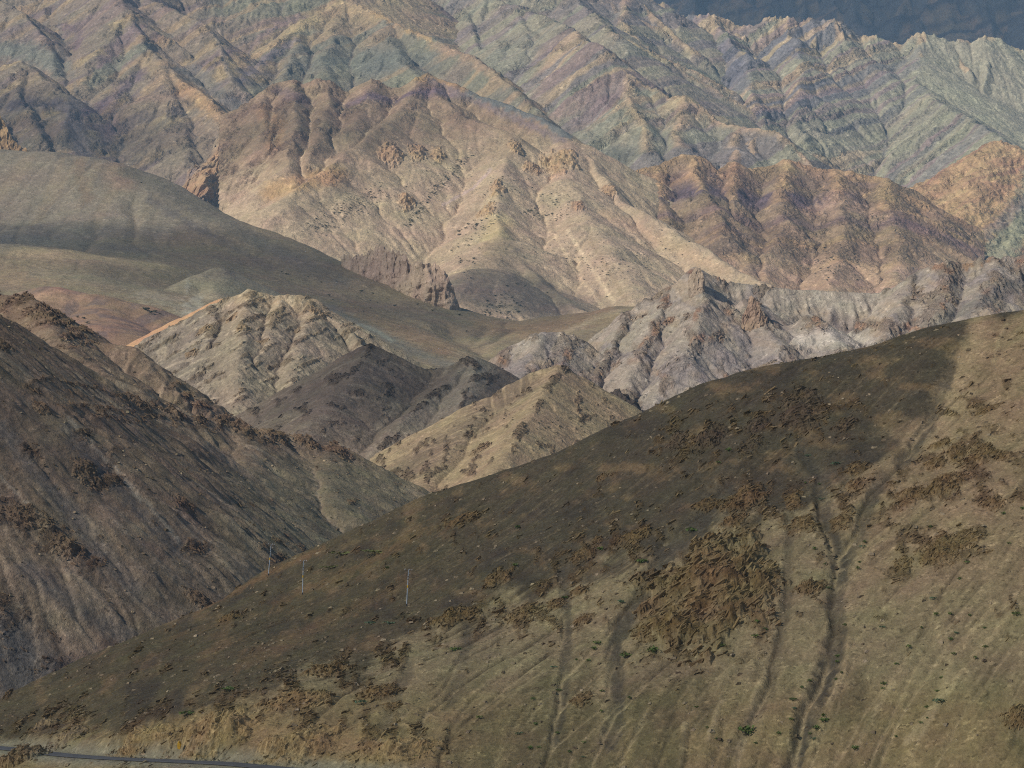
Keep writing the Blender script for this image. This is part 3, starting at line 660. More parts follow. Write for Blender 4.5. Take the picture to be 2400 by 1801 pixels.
# ---- purple-banded mountain, right of centre
def purple_mountain():
    l = LAY['purple'] = Layer(1380, 2300, 4650, 5850, 2.1, 2.8)
    crest = [(1395, 440), (1440, 425), (1480, 406), (1540, 385), (1600, 362), (1636, 365), (1669, 394), (1680, 399), (1719, 380), (1745, 394), (1766, 394), (1817, 387), (1846, 372), (1868, 376), (1918, 394),
             (1962, 396), (1998, 401), (2034, 412), (2074, 416), (2099, 441), (2124, 456), (2142, 485), (2164, 517), (2186, 542), (2200, 585), (2240, 650)]
    rg = [dict(p=[(u, v, 5560 - abs(u - 1850) * 0.25) for u, v in crest], k=0.85, r=3),
          dict(p=[(1540, 385, 5480), (1545, 450, 5330), (1570, 520, 5150)], k=0.68, r=4),
          dict(p=[(1620, 363, 5510), (1640, 430, 5330), (1680, 490, 5180), (1700, 550, 5020)], k=0.68, r=4),
          dict(p=[(1719, 380, 5520), (1712, 440, 5370), (1722, 520, 5180), (1745, 600, 4980), (1760, 660, 4840)], k=0.68, r=4),
          dict(p=[(1850, 373, 5550), (1830, 440, 5390), (1842, 520, 5190), (1800, 600, 4990), (1790, 660, 4850)], k=0.68, r=4),
          dict(p=[(1962, 396, 5530), (1970, 470, 5340), (1980, 540, 5160), (1960, 620, 4950), (1950, 690, 4780)], k=0.6, r=6),
          dict(p=[(2074, 416, 5490), (2080, 490, 5310), (2110, 560, 5130), (2110, 640, 4930), (2080, 690, 4780)], k=0.6, r=6)]
    for r_ in rg: r_['sp'] = (55, 170, 0.76, 1.5)
    w = fbm(l.X / 80, l.Y / 80, 4, 15) * 13; w2 = fbm(l.X / 80, l.Y / 80, 4, 35) * 13
    l.Z, D, S = skeleton(l.X + w, l.Y + w2, rg, l)
    l.Z += (ridged(S / 34, D / 200, 3, 38) - 0.4) * 8 * sstep(0, 80, D)
    l.Z, fl = erode(l.Z, l.cx, l.cy, 40000, 45, 0.12, 7, 2)
    U, V = l.uv()
    low = sstep(585, 640, V + fbm(l.X / 50, l.Z / 50, 3, 8) * 25)
    t = l.Z + 1.0 * l.Y - 0.12 * l.X + fbm(l.X / 60, l.Z / 60, 3, 6) * 10
    crag = (1 - low) * sstep(-0.25, 0.3, fbm(l.X / 50, l.Z / 40, 4, 34) + 0.1)
    l.Z += (pn(t / 18, l.X / 500, 2) * 2.2 + pn(t / 8, l.X / 300, 4) * 1.2) * (1 - 0.6 * low) + crag * (fbm(l.X / 10, l.Z / 10, 4, 9) * 1.2 + (ridged(l.X / 18, l.Z / 50, 3, 10) - 0.4) * 2.4 + blocks(l.X / 9, t / 14, 6)[0] * 1.6)
    U, V = l.uv()
    C = np.zeros(l.Z.shape + (3,), f32) + srgb(148, 124, 98)
    C = mixc(C, srgb(126, 104, 92), sstep(0.0, 0.4, pn(t / 110, l.X / 700, 3)) * 0.6)
    C = mixc(C, srgb(172, 142, 104), sstep(0.1, 0.4, pn(t / 80, l.X / 600, 5)) * 0.6)
    q = np.median(t[(np.abs(U - 1715) < 12) & (np.abs(V - 455) < 6) & (l.Y < 5500)])
    bed = np.exp(-((t - q - 5) / 62) ** 2) * sstep(1460, 1560, U) * sstep(2060, 1960, U)
    C = mixc(C, srgb(104, 88, 90), np.clip(bed * 1.25, 0, 1) * 0.95)
    bed2 = np.exp(-((t - q + 170) / 30) ** 2)
    C = mixc(C, srgb(124, 100, 98), bed2 * 0.6)
    C = mixc(C, srgb(184, 150, 110), (1 - sstep(0, 26, D)) * (l.Y > 5300) * 0.7)
    C = mixc(C, srgb(174, 146, 116), low * 0.8)
    C = mixc(C, srgb(176, 144, 122), low * sstep(0, 0.5, fbm(l.X / 60, l.Z / 30, 3, 12)) * 0.7)
    C = mixc(C, srgb(172, 142, 116), l.stroke([(1900, 500), (1960, 470), (2060, 510)], 18, 0.7, 20, 3) * 0.7)
    C = C * (1 + 0.13 * pn(t / 7, l.X / 300, 7) * (1 - 0.6 * low))[..., None]
    C = lift(C, t, l.X, l.Z, 0.15, 28)
    l.Z += fbm(l.X / 7, l.Z / 6, 4, 71) * 0.8 * (0.3 + crag); C = 1.14 * C * (1 + 0.14 * fbm(l.X / 6, l.Z / 5, 3, 72))[..., None]
    rl = rills(l, 350, 300, 2.2, seed=59); C = mixc(C, srgb(112, 94, 80), rl * 0.5)
    l.build("purple_banded_mountain", ground_mat("purple_banded_rock", 1.9, 1.1), C, crag)
purple_mountain()

# ---- sunlit mountain, centre
def sunlit_mountain():
    l = LAY['sunlit'] = Layer(520, 1860, 4050, 5950, 2.5, 4.0)
    rg = [dict(p=[(560, 320, 5500), (586, 262, 5560), (615, 217, 5620), (651, 193, 5650), (687, 186, 5660), (709, 199, 5650), (741, 184, 5660), (760, 188, 5660), (796, 210, 5650), (822, 221, 5640), (854, 192, 5660), (880, 184, 5670),
                  (908, 203, 5660), (952, 206, 5670), (974, 181, 5690), (999, 173, 5700), (1024, 184, 5690), (1071, 197, 5660), (1125, 224, 5620), (1198, 250, 5560), (1277, 275, 5500), (1328, 315, 5430), (1342, 330, 5400),
                  (1400, 392, 5280), (1450, 466, 5130), (1520, 505, 5040), (1600, 556, 4930), (1690, 610, 4810), (1795, 668, 4680), (1900, 730, 4540)], k=0.78, r=5, c=0.10),
          dict(p=[(999, 173, 5700), (1030, 225, 5580), (1080, 270, 5480), (1198, 314, 5390), (1190, 350, 5290), (1170, 425, 5110), (1165, 500, 4930), (1178, 560, 4790), (1230, 625, 4640), (1310, 690, 4480), (1400, 750, 4330)], k=0.62, r=5, c=0.1),
          dict(p=[(999, 173, 5700), (960, 240, 5520), (900, 290, 5380), (830, 345, 5230), (760, 400, 5090), (690, 440, 4990), (665, 465, 4930)], k=0.60, r=7, c=0.1),
          dict(p=[(1178, 560, 4790), (1130, 630, 4600), (1090, 700, 4420), (1070, 760, 4280)], k=0.42, r=40, c=0.1),
          dict(p=[(1342, 330, 5400), (1330, 420, 5180), (1380, 520, 4930), (1450, 610, 4700), (1500, 690, 4510)], k=0.55, r=16, c=0.1),
          dict(p=[(687, 186, 5660), (694, 250, 5480), (690, 320, 5280), (668, 400, 5060)], k=0.7, r=5),
          dict(p=[(760, 188, 5660), (772, 250, 5490), (750, 320, 5290), (715, 380, 5130)], k=0.7, r=5),
          dict(p=[(620, 217, 5620), (625, 270, 5480), (640, 340, 5280)], k=0.6, r=5),
          dict(p=[(870, 187, 5660), (858, 240, 5520), (820, 300, 5350)], k=0.55, r=8)]
    for q_ in (0, 5, 6, 7, 8): rg[q_]['sp'] = (48, 200, 0.8, 1.5)
    rg[2]['sp'] = (60, 150, 0.84, 1.35); rg[1]['sp'] = (70, 150, 0.86, 1.3)
    w = fbm(l.X / 90, l.Y / 90, 4, 16) * 12; w2 = fbm(l.X / 90, l.Y / 90, 4, 36) * 12
    l.Z, D, S = skeleton(l.X + w, l.Y + w2, rg, l)
    U, V = l.uv()
    rocky = np.clip(sstep(330, 230, V + (U - 900) * 0.10 + fbm(l.X / 70, l.Z / 70, 3, 3) * 45) * sstep(1500, 1250, U) + sstep(860, 740, U + fbm(l.X / 50, l.Z / 50, 3, 9) * 40) * sstep(470, 400, V), 0, 1)
    l.Z += (ridged(S / 36, D / 240, 3, 48) - 0.4) * (4 + 10 * rocky) * sstep(0, 90, D) + (ridged(S / 9, D / 160, 2, 49) - 0.4) * 1.6 * sstep(20, 120, D)
    l.Z, fl = erode(l.Z, l.cx, l.cy, 50000, 50, 0.10, 8, 2)
    t = l.Z + 1.1 * l.Y - 0.5 * l.X + fbm(l.X / 60, l.Z / 60, 3, 6) * 12
    crag = rocky * sstep(-0.1, 0.3, fbm(l.X / 45, l.Z / 40, 4, 44))
    l.Z += crag * (fbm(l.X / 10, l.Z / 10, 4, 9) * 2 + (ridged(l.X / 13, l.Z / 45, 3, 10) - 0.35) * 4 + blocks(l.X / 9, t / 14, 7)[0] * 2) + pn(t / 10, l.X / 300, 4) * 1.2 * rocky
    l.Z += fbm(l.X / 25, l.Y / 40, 4, 19) * 1.5
    U, V = l.uv()
    C = np.zeros(l.Z.shape + (3,), f32) + srgb(184, 160, 128)
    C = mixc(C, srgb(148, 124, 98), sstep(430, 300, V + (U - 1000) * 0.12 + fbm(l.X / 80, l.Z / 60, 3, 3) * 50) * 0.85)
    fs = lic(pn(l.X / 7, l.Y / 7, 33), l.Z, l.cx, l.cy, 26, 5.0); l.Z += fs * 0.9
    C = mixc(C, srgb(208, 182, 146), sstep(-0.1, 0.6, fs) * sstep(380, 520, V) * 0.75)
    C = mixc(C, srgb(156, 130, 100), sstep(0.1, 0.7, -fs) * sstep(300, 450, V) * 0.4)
    C = mixc(C, srgb(184, 158, 130), sstep(0.0, 0.4, fbm(S / 40, D / 300, 3, 15)) * sstep(420, 540, V) * 0.45)
    C = mixc(C, srgb(144, 120, 98), crag * 0.7)
    q = np.median(t[(np.abs(U - 960) < 12) & (np.abs(V - 222) < 5)])
    C = mixc(C, srgb(118, 98, 104), np.exp(-((t - q) / 40) ** 2) * sstep(760, 850, U) * sstep(1180, 1050, U) * 0.85)
    def st(pts, w_, c, a=0.85, wob=10, soft=0.6):
        nonlocal C
        C = mixc(C, c, l.stroke(pts, w_, soft, wob, int(pts[0][0]) % 50) * a)
    st([(980, 178), (1060, 200), (1120, 225)], 12, srgb(186, 150, 104), 0.7)
    st([(1010, 190), (1110, 235), (1210, 280), (1320, 330)], 10, srgb(138, 120, 112), 0.8)
    st([(1100, 215), (1200, 255), (1270, 280), (1330, 318)], 12, srgb(108, 112, 108), 0.85)
    st([(650, 215), (690, 225), (720, 240)], 14, srgb(112, 92, 96), 0.6)
    st([(620, 260), (650, 300), (640, 340)], 20, srgb(172, 136, 98), 0.6)
    st([(640, 450), (700, 430), (780, 410)], 28, srgb(190, 154, 108), 0.8)
    st([(700, 500), (760, 470), (840, 430)], 22, srgb(142, 124, 100), 0.6)
    st([(1170, 530), (1165, 580)], 34, srgb(196, 172, 122), 0.6)
    st([(1180, 590), (1230, 660), (1290, 740)], 48, srgb(132, 116, 96), 0.65, 6, 0.5)  # shadowed wedge below the cone, darkened in the slope colour
    st([(1130, 640), (1120, 720)], 45, srgb(150, 130, 104), 0.6)
    st([(1040, 480), (1110, 440), (1150, 400)], 4, srgb(204, 178, 168), 0.5, 4)
    st([(1290, 540), (1350, 640), (1420, 730)], 4, srgb(218, 190, 150), 0.7, 4)
    st([(1330, 540), (1380, 620), (1440, 710)], 4, srgb(222, 196, 156), 0.7, 4)
    st([(1380, 560), (1430, 640), (1470, 710)], 5, srgb(168, 144, 112), 0.6, 4)
    st([(1420, 500), (1560, 570), (1700, 640)], 16, srgb(196, 162, 126), 0.4)
    C = mixc(C, srgb(176, 150, 118), sstep(2.5, 7, fl) * 0.4)
    C = lift(C, t, l.X, l.Z, 0.10, 28)
    rl = rills(l, 420, 560, 1.6, seed=32); C = mixc(C, srgb(222, 194, 156), rl * 0.5)
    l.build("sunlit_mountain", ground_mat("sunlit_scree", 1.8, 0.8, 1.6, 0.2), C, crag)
sunlit_mountain()

# ---- smooth rolling hills, left of centre
def rolling_hills():
    l = LAY['rolling'] = Layer(-60, 1620, 2720, 4650, 2.6, 4.0)
    A = [(-100, 350, 4320), (0, 351, 4300), (108, 362, 4260), (181, 369, 4240), (253, 382, 4200), (289, 388, 4180), (362, 409, 4120), (434, 448, 4060), (485, 477, 4020), (542, 510, 3980), (597, 532, 3950),
         (669, 556, 3900), (723, 580, 3860), (803, 614, 3800), (870, 642, 3740), (963, 684, 3650), (1078, 721, 3550), (1125, 737, 3500), (1216, 752, 3430), (1270, 745, 3400), (1342, 737, 3380), (1386, 737, 3360), (1433, 723, 3350), (1487, 720, 3340), (1600, 715, 3320)]
    Bp = [(0, 450, 4020), (110, 465, 3980), (250, 500, 3900), (400, 535, 3830), (550, 600, 3700), (-100, 460, 4020), (0, 540, 3790), (200, 560, 3740),
          (0, 586, 3590), (150, 592, 3570), (300, 606, 3520), (0, 578, 3470), (80, 580, 3460), (200, 594, 3440), (330, 614, 3400), (430, 632, 3380), (-100, 575, 3480),
          (-100, 640, 3260), (0, 640, 3250), (150, 664, 3180), (300, 690, 3120), (400, 735, 2980), (480, 780, 2860), (560, 690, 3300), (640, 660, 3500), (700, 650, 3560),
          (700, 720, 3240), (800, 690, 3460), (880, 720, 3380), (800, 765, 3080), (900, 810, 2950), (960, 750, 3260), (1000, 850, 2820), (1000, 795, 3120), (1060, 835, 2960), (1154, 845, 2860),
          (1053, 790, 3190), (1100, 772, 3280), (1180, 812, 3050), (1250, 782, 3220), (1330, 770, 3240), (1430, 770, 3180), (600, 800, 2800), (300, 800, 2700), (-100, 800, 2700), (1300, 880, 2750), (1560, 800, 3000)]
    W = [P(*p) for p in A] + [P(*p) for p in Bp]
    W += [P(*p) + np.array([0, 330, -75]) for p in A[::3]]
    l.Z = rbf(l.X, l.Y, W, 1e-5)
    # pale mound standing on the near swell
    m, D0, S0 = skeleton(l.X, l.Y, [dict(p=[(430, 662, 3230), (470, 636, 3270), (513, 623, 3300), (540, 634, 3300), (590, 690, 3290)], k=0.55, r=8), dict(p=[(513, 623, 3300), (500, 690, 3180), (480, 740, 3080)], k=0.5, r=10)])
    mound = sstep(-8, 4, m - l.Z)
    l.Z = np.maximum(l.Z, m)
    l.Z = blur(l.Z, 3)
    l.Z += fbm(l.X / 120, l.Y / 160, 4, 3) * 5 + fbm(l.X / 22, l.Y / 40, 4, 13) * 0.7
    # shallow valley where the swells meet
    def groove(pts, w, dpt):
        d, _, _ = segdist(l.X, l.Y, [tuple(l.hit(u, v)[:2]) for u, v in pts])
        l.Z[:] = l.Z - dpt * np.exp(-(d / w) ** 2)
    groove([(1158, 838), (1110, 812), (1060, 785), (1045, 760)], 14, 5)
    groove([(1060, 785), (1000, 765), (920, 740)], 12, 4)
    groove([(1105, 810), (1130, 785), (1150, 765)], 7, 2.5)
    groove([(1130, 825), (1170, 790), (1210, 770)], 7, 2.5)
    groove([(230, 520), (225, 560), (200, 590)], 9, 3)
    groove([(310, 470), (316, 520), (310, 570)], 9, 3)
    l.Z, fl = erode(l.Z, l.cx, l.cy, 25000, 60, 0.06, 9, 1)
    U, V = l.uv()
    sl = l.slope()
    C = np.zeros(l.Z.shape + (3,), f32) + srgb(142, 126, 98)
    sage = sstep(600, 560, V + U * 0.06 + fbm(l.X / 60, l.Z / 60, 3, 8) * 14) * sstep(620, 440, U)
    C = mixc(C, srgb(138, 126, 106), sage)
    n = fbm(l.X / 34, l.Y / 260, 4, 5)
    C = mixc(C, srgb(116, 108, 94), sage * sstep(0.0, 0.5, n) * 0.6)
    C = mixc(C, srgb(146, 130, 104), sage * sstep(0.05, 0.5, fbm(l.X / 28, l.Y / 300, 4, 15)) * 0.5)
    def st(pts, w_, c, a=0.85, wob=10, soft=0.8):
        nonlocal C
        C = mixc(C, c, l.stroke(pts, w_, soft, wob, int(pts[0][0]) % 50) * a)
    st([(185, 380), (195, 430), (205, 470)], 12, srgb(138, 116, 94), 0.6)
    st([(270, 395), (290, 430)], 30, srgb(146, 122, 98), 0.6)
    st([(300, 400), (430, 470), (560, 540), (700, 620), (800, 665)], 18, srgb(116, 108, 92), 0.8)
    st([(350, 470), (450, 530), (560, 590), (640, 630)], 9, srgb(98, 92, 86), 0.6)
    st([(0, 560), (150, 575), (350, 590)], 16, srgb(108, 108, 98), 0.35)  # shade band along the dome's foot, painted into the colour
    st([(420, 560), (600, 620), (760, 650)], 30, srgb(132, 114, 90), 0.6)
    st([(40, 590), (200, 605), (380, 625)], 14, srgb(166, 146, 112), 0.8)
    st([(0, 650), (120, 660)], 24, srgb(160, 138, 104), 0.6)
    st([(80, 640), (260, 660), (400, 700)], 16, srgb(138, 126, 102), 0.6)
    st([(640, 680), (800, 690), (950, 720), (1060, 760)], 26, srgb(138, 120, 94), 0.8)
    st([(820, 720), (930, 770), (1040, 820)], 22, srgb(140, 116, 88), 0.8)
    st([(760, 720), (860, 770), (960, 820), (1060, 862)], 13, srgb(120, 114, 98), 0.8, 8)
    st([(840, 760), (880, 775), (920, 800)], 5, srgb(146, 146, 126), 0.7, 4)
    st([(1130, 760), (1230, 775), (1330, 755), (1420, 735)], 26, srgb(158, 130, 98), 0.8)
    st([(1330, 780), (1400, 745), (1450, 730)], 8, srgb(176, 156, 124), 0.6)
    st([(330, 690), (400, 715), (440, 740)], 12, srgb(164, 152, 126), 0.6, 20)
    C = mixc(C, srgb(164, 150, 120), mound * 0.85)
    st([(446, 645), (440, 670), (430, 695), (433, 715), (440, 738)], 3, srgb(184, 174, 150), 0.5, 12)
    st([(462, 700), (455, 735)], 14, srgb(172, 166, 144), 0.6, 16)
    st([(520, 628), (550, 645)], 6, srgb(128, 116, 98), 0.7, 8)
    C = lift(C, None, l.X, l.Y / 3, 0.07, 26)
    fs = lic(pn(l.X / 8, l.Y / 8, 33), l.Z, l.cx, l.cy, 30, 6.0); l.Z += fs * 0.5; C = C * (1 + np.clip(0.08 * fs + 0.07 * fbm(l.X / 6, l.Y / 9, 3, 43), -0.2, 0.2))[..., None]
    rl = rills(l, 160, 420, 0.9, seed=63); C = mixc(C, srgb(112, 98, 80), rl * 0.35)
    l.build("rolling_hill", ground_mat("rolling_scree", 1.3, 0.6, 1.0, 0.2), C, None)
rolling_hills()

# ---- brown hill and orange slope behind the left hillside
def brown_hill():
    l = LAY['brown'] = Layer(-60, 620, 2560, 3000, 1.6, 2.0)
    l.Z, D, S = skeleton(l.X + fbm(l.X / 60, l.Y / 60, 3, 3) * 6, l.Y + fbm(l.X / 60, l.Y / 60, 3, 23) * 6,
                         [dict(p=[(-120, 740, 2880), (0, 716, 2880), (61, 697, 2880), (116, 672, 2880), (217, 689, 2870), (307, 712, 2860), (416, 749, 2850), (500, 800, 2840)], k=0.42, r=22),
                          dict(p=[(217, 689, 2870), (240, 760, 2740), (250, 820, 2640)], k=0.4, r=30)])
    l.Z = blur(l.Z, 2) + fbm(l.X / 14, l.Y / 20, 4, 3) * 0.5
    C = np.zeros(l.Z.shape + (3,), f32) + srgb(150, 122, 96)
    C = mixc(C, srgb(126, 106, 92), sstep(-0.1, 0.4, fbm(S / 20, D / 120, 3, 4)))
    C = mixc(C, srgb(176, 140, 112), l.stroke([(70, 705), (130, 690), (180, 700)], 16, 0.7, 8, 3) * 0.7)
    l.build("brown_hill", ground_mat("brown_scree", 1.0, 0.35, 1, 0.16), C, None, zmin=0)
    k = Layer(250, 620, 2540, 2720, 1.4, 1.6)
    k.Z, D, S = skeleton(k.X, k.Y, [dict(p=[(240, 862, 2640), (307, 812, 2640), (427, 745, 2640), (520, 700, 2640), (620, 720, 2640)], k=0.55, r=4)])
    k.Z += fbm(k.X / 12, k.Y / 12, 3, 3) * 0.7
    C = np.zeros(k.Z.shape + (3,), f32) + srgb(192, 152, 110)
    k.build("orange_slope", ground_mat("orange_scree", 0.95, 0.3, 1, 0.14), C, None, zmin=0)
brown_hill()

# ---- pale grey badland ridge, right
def badland():
    l = LAY['badland'] = Layer(1090, 2480, 2420, 2900, 1.2, 1.6)
    c1 = [(1110, 890), (1147, 851), (1180, 825), (1198, 811), (1234, 795), (1277, 778), (1313, 778), (1342, 787), (1364, 804), (1380, 840)]
    c2 = [(1340, 830), (1371, 804), (1397, 781), (1451, 752), (1494, 719), (1520, 694), (1541, 680), (1600, 656), (1622, 641), (1634, 626), (1644, 632), (1652, 648), (1690, 657), (1756, 666), (1795, 670), (1860, 679), (1925, 680),
          (2000, 685), (2065, 687), (2106, 669), (2142, 643), (2179, 625), (2215, 611), (2247, 616), (2290, 606), (2340, 606), (2400, 597), (2500, 580)]
    rg = [dict(p=[(u, v, 2680) for u, v in c1], k=0.8, r=3),
          dict(p=[(1277, 778, 2680), (1250, 830, 2620), (1210, 890, 2550)], k=0.62, r=5), dict(p=[(1330, 784, 2680), (1310, 850, 2600), (1300, 900, 2540)], k=0.62, r=5),
          dict(p=[(u, v, 2790 - max(0, u - 2070) * 0.1) for u, v in c2], k=0.9, r=2),
          dict(p=[(1494, 719, 2790), (1460, 780, 2710), (1420, 840, 2640), (1390, 890, 2580)], k=0.76, r=3),
          dict(p=[(1560, 672, 2790), (1540, 750, 2690), (1500, 830, 2600), (1470, 920, 2510)], k=0.76, r=3),
          dict(p=[(1634, 626, 2790), (1650, 700, 2690), (1640, 770, 2610), (1600, 850, 2530)], k=0.76, r=3),
          dict(p=[(1761, 700, 2740), (1735, 745, 2690), (1700, 800, 2620), (1670, 860, 2560)], k=0.72, r=3),
          dict(p=[(1761, 700, 2740), (1800, 760, 2670), (1830, 820, 2590), (1840, 870, 2540)], k=0.6, r=3),
          dict(p=[(1900, 735, 2690), (1930, 760, 2650), (1960, 800, 2600), (1970, 840, 2560)], k=0.6, r=5),
          dict(p=[(2142, 643, 2780), (2110, 720, 2690), (2070, 780, 2620), (2040, 830, 2560)], k=0.76, r=3),
          dict(p=[(2215, 611, 2770), (2220, 690, 2680), (2190, 760, 2600)], k=0.72, r=3),
          dict(p=[(2340, 606, 2760), (2330, 660, 2680), (2300, 720, 2610)], k=0.62, r=3)]
    for r_ in rg: r_['sp'] = (12, 75, 0.76, 1.7)
    w = fbm(l.X / 40, l.Y / 40, 4, 17) * 7; w2 = fbm(l.X / 40, l.Y / 40, 4, 37) * 7
    l.Z, D, S = skeleton(l.X + w, l.Y + w2, rg, l)
    l.Z += (ridged(S / 13, D / 110, 4, 58) - 0.4) * 6.5 * sstep(0, 30, D)
    l.Z, fl = erode(l.Z, l.cx, l.cy, 60000, 50, 0.12, 10, 2)
    U, V = l.uv()
    t = 1.1 * l.X - 0.75 * l.Z + 0.5 * l.Y + fbm(l.X / 26, l.Z / 26, 3, 6) * 9          # steep beds
    bowl = l.stroke([(1850, 700), (1950, 705), (2040, 710)], 32, 0.6, 8, 2)
    cn = fbm(l.X / 24, l.Z / 28, 4, 64) + 0.30 * (1 - sstep(0, 22, D)) + 0.2 * sstep(2050, 2150, U) - 0.8 * bowl
    crag = sstep(0.2, 0.48, cn)
    l.Z += crag * ((ridged(t / 9, l.Z / 40, 3, 5) - 0.3) * 3.0 + fbm(l.X / 6, l.Z / 6, 4, 9) * 1.2 + blocks(t / 4, l.Z / 7, 3)[0] * 1.8) + pn(t / 6, l.Z / 90, 3) * 0.5
    U, V = l.uv()
    C = np.zeros(l.Z.shape + (3,), f32) + srgb(152, 138, 120)
    st_ = lic(pn(l.X / 2.6, l.Y / 2.6, 33), l.Z, l.cx, l.cy, 24, 2.0) * 0.8; l.Z += st_ * 0.6
    C = mixc(C, srgb(132, 120, 112), sstep(0.0, 0.4, fbm(t / 20, l.Z / 160, 3, 7)) * 0.8)
    C = mixc(C, srgb(172, 162, 148), sstep(0.05, 0.45, st_) * 0.7)
    C = mixc(C, srgb(116, 104, 94), sstep(0.1, 0.5, -st_) * 0.55)
    C = mixc(C, srgb(158, 136, 108), sstep(0.15, 0.45, fbm(l.X / 30, l.Z / 20, 3, 77)) * 0.5)
    C = mixc(C, srgb(134, 116, 98), crag * (0.4 + 0.4 * sstep(-0.2, 0.3, pn(t / 8, l.Z / 80, 9))))
    C = mixc(C, srgb(160, 122, 92), crag * sstep(0.2, 0.5, fbm(l.X / 18, l.Z / 18, 3, 88)) * 0.7)
    def st(pts, w_, c, a=0.85, wob=10, soft=0.7):
        nonlocal C
        C = mixc(C, c, l.stroke(pts, w_, soft, wob, int(pts[0][0]) % 50) * a)
    st([(1880, 800), (1960, 790), (2010, 800)], 22, srgb(186, 174, 156), 0.8)
    st([(1600, 860), (1700, 830), (1780, 830)], 40, srgb(142, 130, 122), 0.5)
    st([(1700, 700), (1740, 740)], 18, srgb(168, 156, 134), 0.5)
    C = mixc(C, srgb(166, 154, 134), bowl * 0.7)
    st([(2240, 740), (2330, 690), (2420, 650)], 14, srgb(116, 108, 98), 0.8)
    C = mixc(C, srgb(120, 112, 110), sstep(3, 9, fl) * 0.5)
    C = lift(C, None, l.X, l.Z, 0.12, 14)
    rl = rills(l, 600, 120, 0.9, seed=18); C = mixc(C, srgb(120, 108, 98), rl * 0.5)
    C = C * 1.14
    l.build("pale_grey_ridge", ground_mat("pale_rock", 0.93, 1.1), C, crag, zmin=-20)
badland()

# ---- pale peak, left of centre
def pale_peak():
    l = LAY['pale'] = Layer(250, 980, 2180, 2580, 0.9, 1.15)
    cr = [(270, 850), (310, 814), (345, 792), (425, 753), (470, 726), (520, 703), (560, 690), (587, 677), (602, 682), (640, 693), (700, 691), (735, 701), (765, 735), (800, 765), (840, 796), (880, 815), (930, 860)]
    rg = [dict(p=[(u, v, 2480) for u, v in cr], k=0.8, r=2.5),
          dict(p=[(425, 753, 2480), (440, 830, 2400), (470, 900, 2320)], k=0.66, r=3),
          dict(p=[(500, 712, 2480), (490, 790, 2400), (500, 850, 2340)], k=0.66, r=3),
          dict(p=[(592, 679, 2480), (575, 760, 2390), (560, 840, 2310), (570, 930, 2230)], k=0.66, r=3),
          dict(p=[(660, 692, 2480), (640, 770, 2390), (600, 860, 2310), (595, 960, 2220)], k=0.66, r=3),
          dict(p=[(735, 701, 2480), (715, 780, 2390), (690, 870, 2300), (665, 960, 2220)], k=0.66, r=3),
          dict(p=[(765, 735, 2480), (770, 810, 2400), (750, 880, 2320)], k=0.66, r=3)]
    for r_ in rg: r_['sp'] = (16, 80, 0.8, 1.5)
    w = fbm(l.X / 34, l.Y / 34, 4, 18) * 5; w2 = fbm(l.X / 34, l.Y / 34, 4, 38) * 5
    l.Z, D, S = skeleton(l.X + w, l.Y + w2, rg, l)
    l.Z += (ridged(S / 15, D / 120, 4, 68) - 0.4) * 2.0 * sstep(0, 40, D)
    l.Z, fl = erode(l.Z, l.cx, l.cy, 40000, 50, 0.12, 11, 2)
    U, V = l.uv()
    t = l.Z + 0.8 * l.Y - 0.7 * l.X + fbm(l.X / 26, l.Z / 26, 3, 6) * 6
    crag = sstep(0.34, 0.52, fbm(l.X / 16 - l.Z / 40, l.Z / 9 - l.X / 20, 4, 24) + 0.16 * sstep(840, 720, V) + 0.2 * (1 - sstep(0, 8, D)))
    l.Z += crag * (0.6 + fbm(l.X / 5, l.Z / 5, 4, 9) * 1.0 + blocks(l.X / 4, l.Z / 3, 3)[0] * 1.6) + fbm(l.X / 7, l.Z / 9, 4, 19) * 0.6
    U, V = l.uv()
    C = np.zeros(l.Z.shape + (3,), f32) + srgb(152, 136, 112)
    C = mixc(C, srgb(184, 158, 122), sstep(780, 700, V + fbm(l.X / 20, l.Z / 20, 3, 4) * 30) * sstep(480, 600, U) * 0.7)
    C = mixc(C, srgb(132, 120, 104), sstep(560, 440, U + fbm(l.X / 20, l.Z / 20, 3, 5) * 40) * 0.7)
    C = mixc(C, srgb(190, 172, 142), sstep(0.05, 0.45, fbm(S / 7, D / 90, 4, 5)) * 0.5)
    C = mixc(C, srgb(132, 112, 86), crag * 0.55)
    C = mixc(C, srgb(112, 100, 88), sstep(2.5, 8, fl) * 0.7)
    C = lift(C, None, l.X, l.Z, 0.12, 12)
    rl = rills(l, 320, 120, 0.9, seed=29); C = mixc(C, srgb(112, 98, 82), rl * 0.5)
    l.build("pale_peak", ground_mat("pale_peak_rock", 0.85, 1.0), C, crag, zmin=-40)
pale_peak()

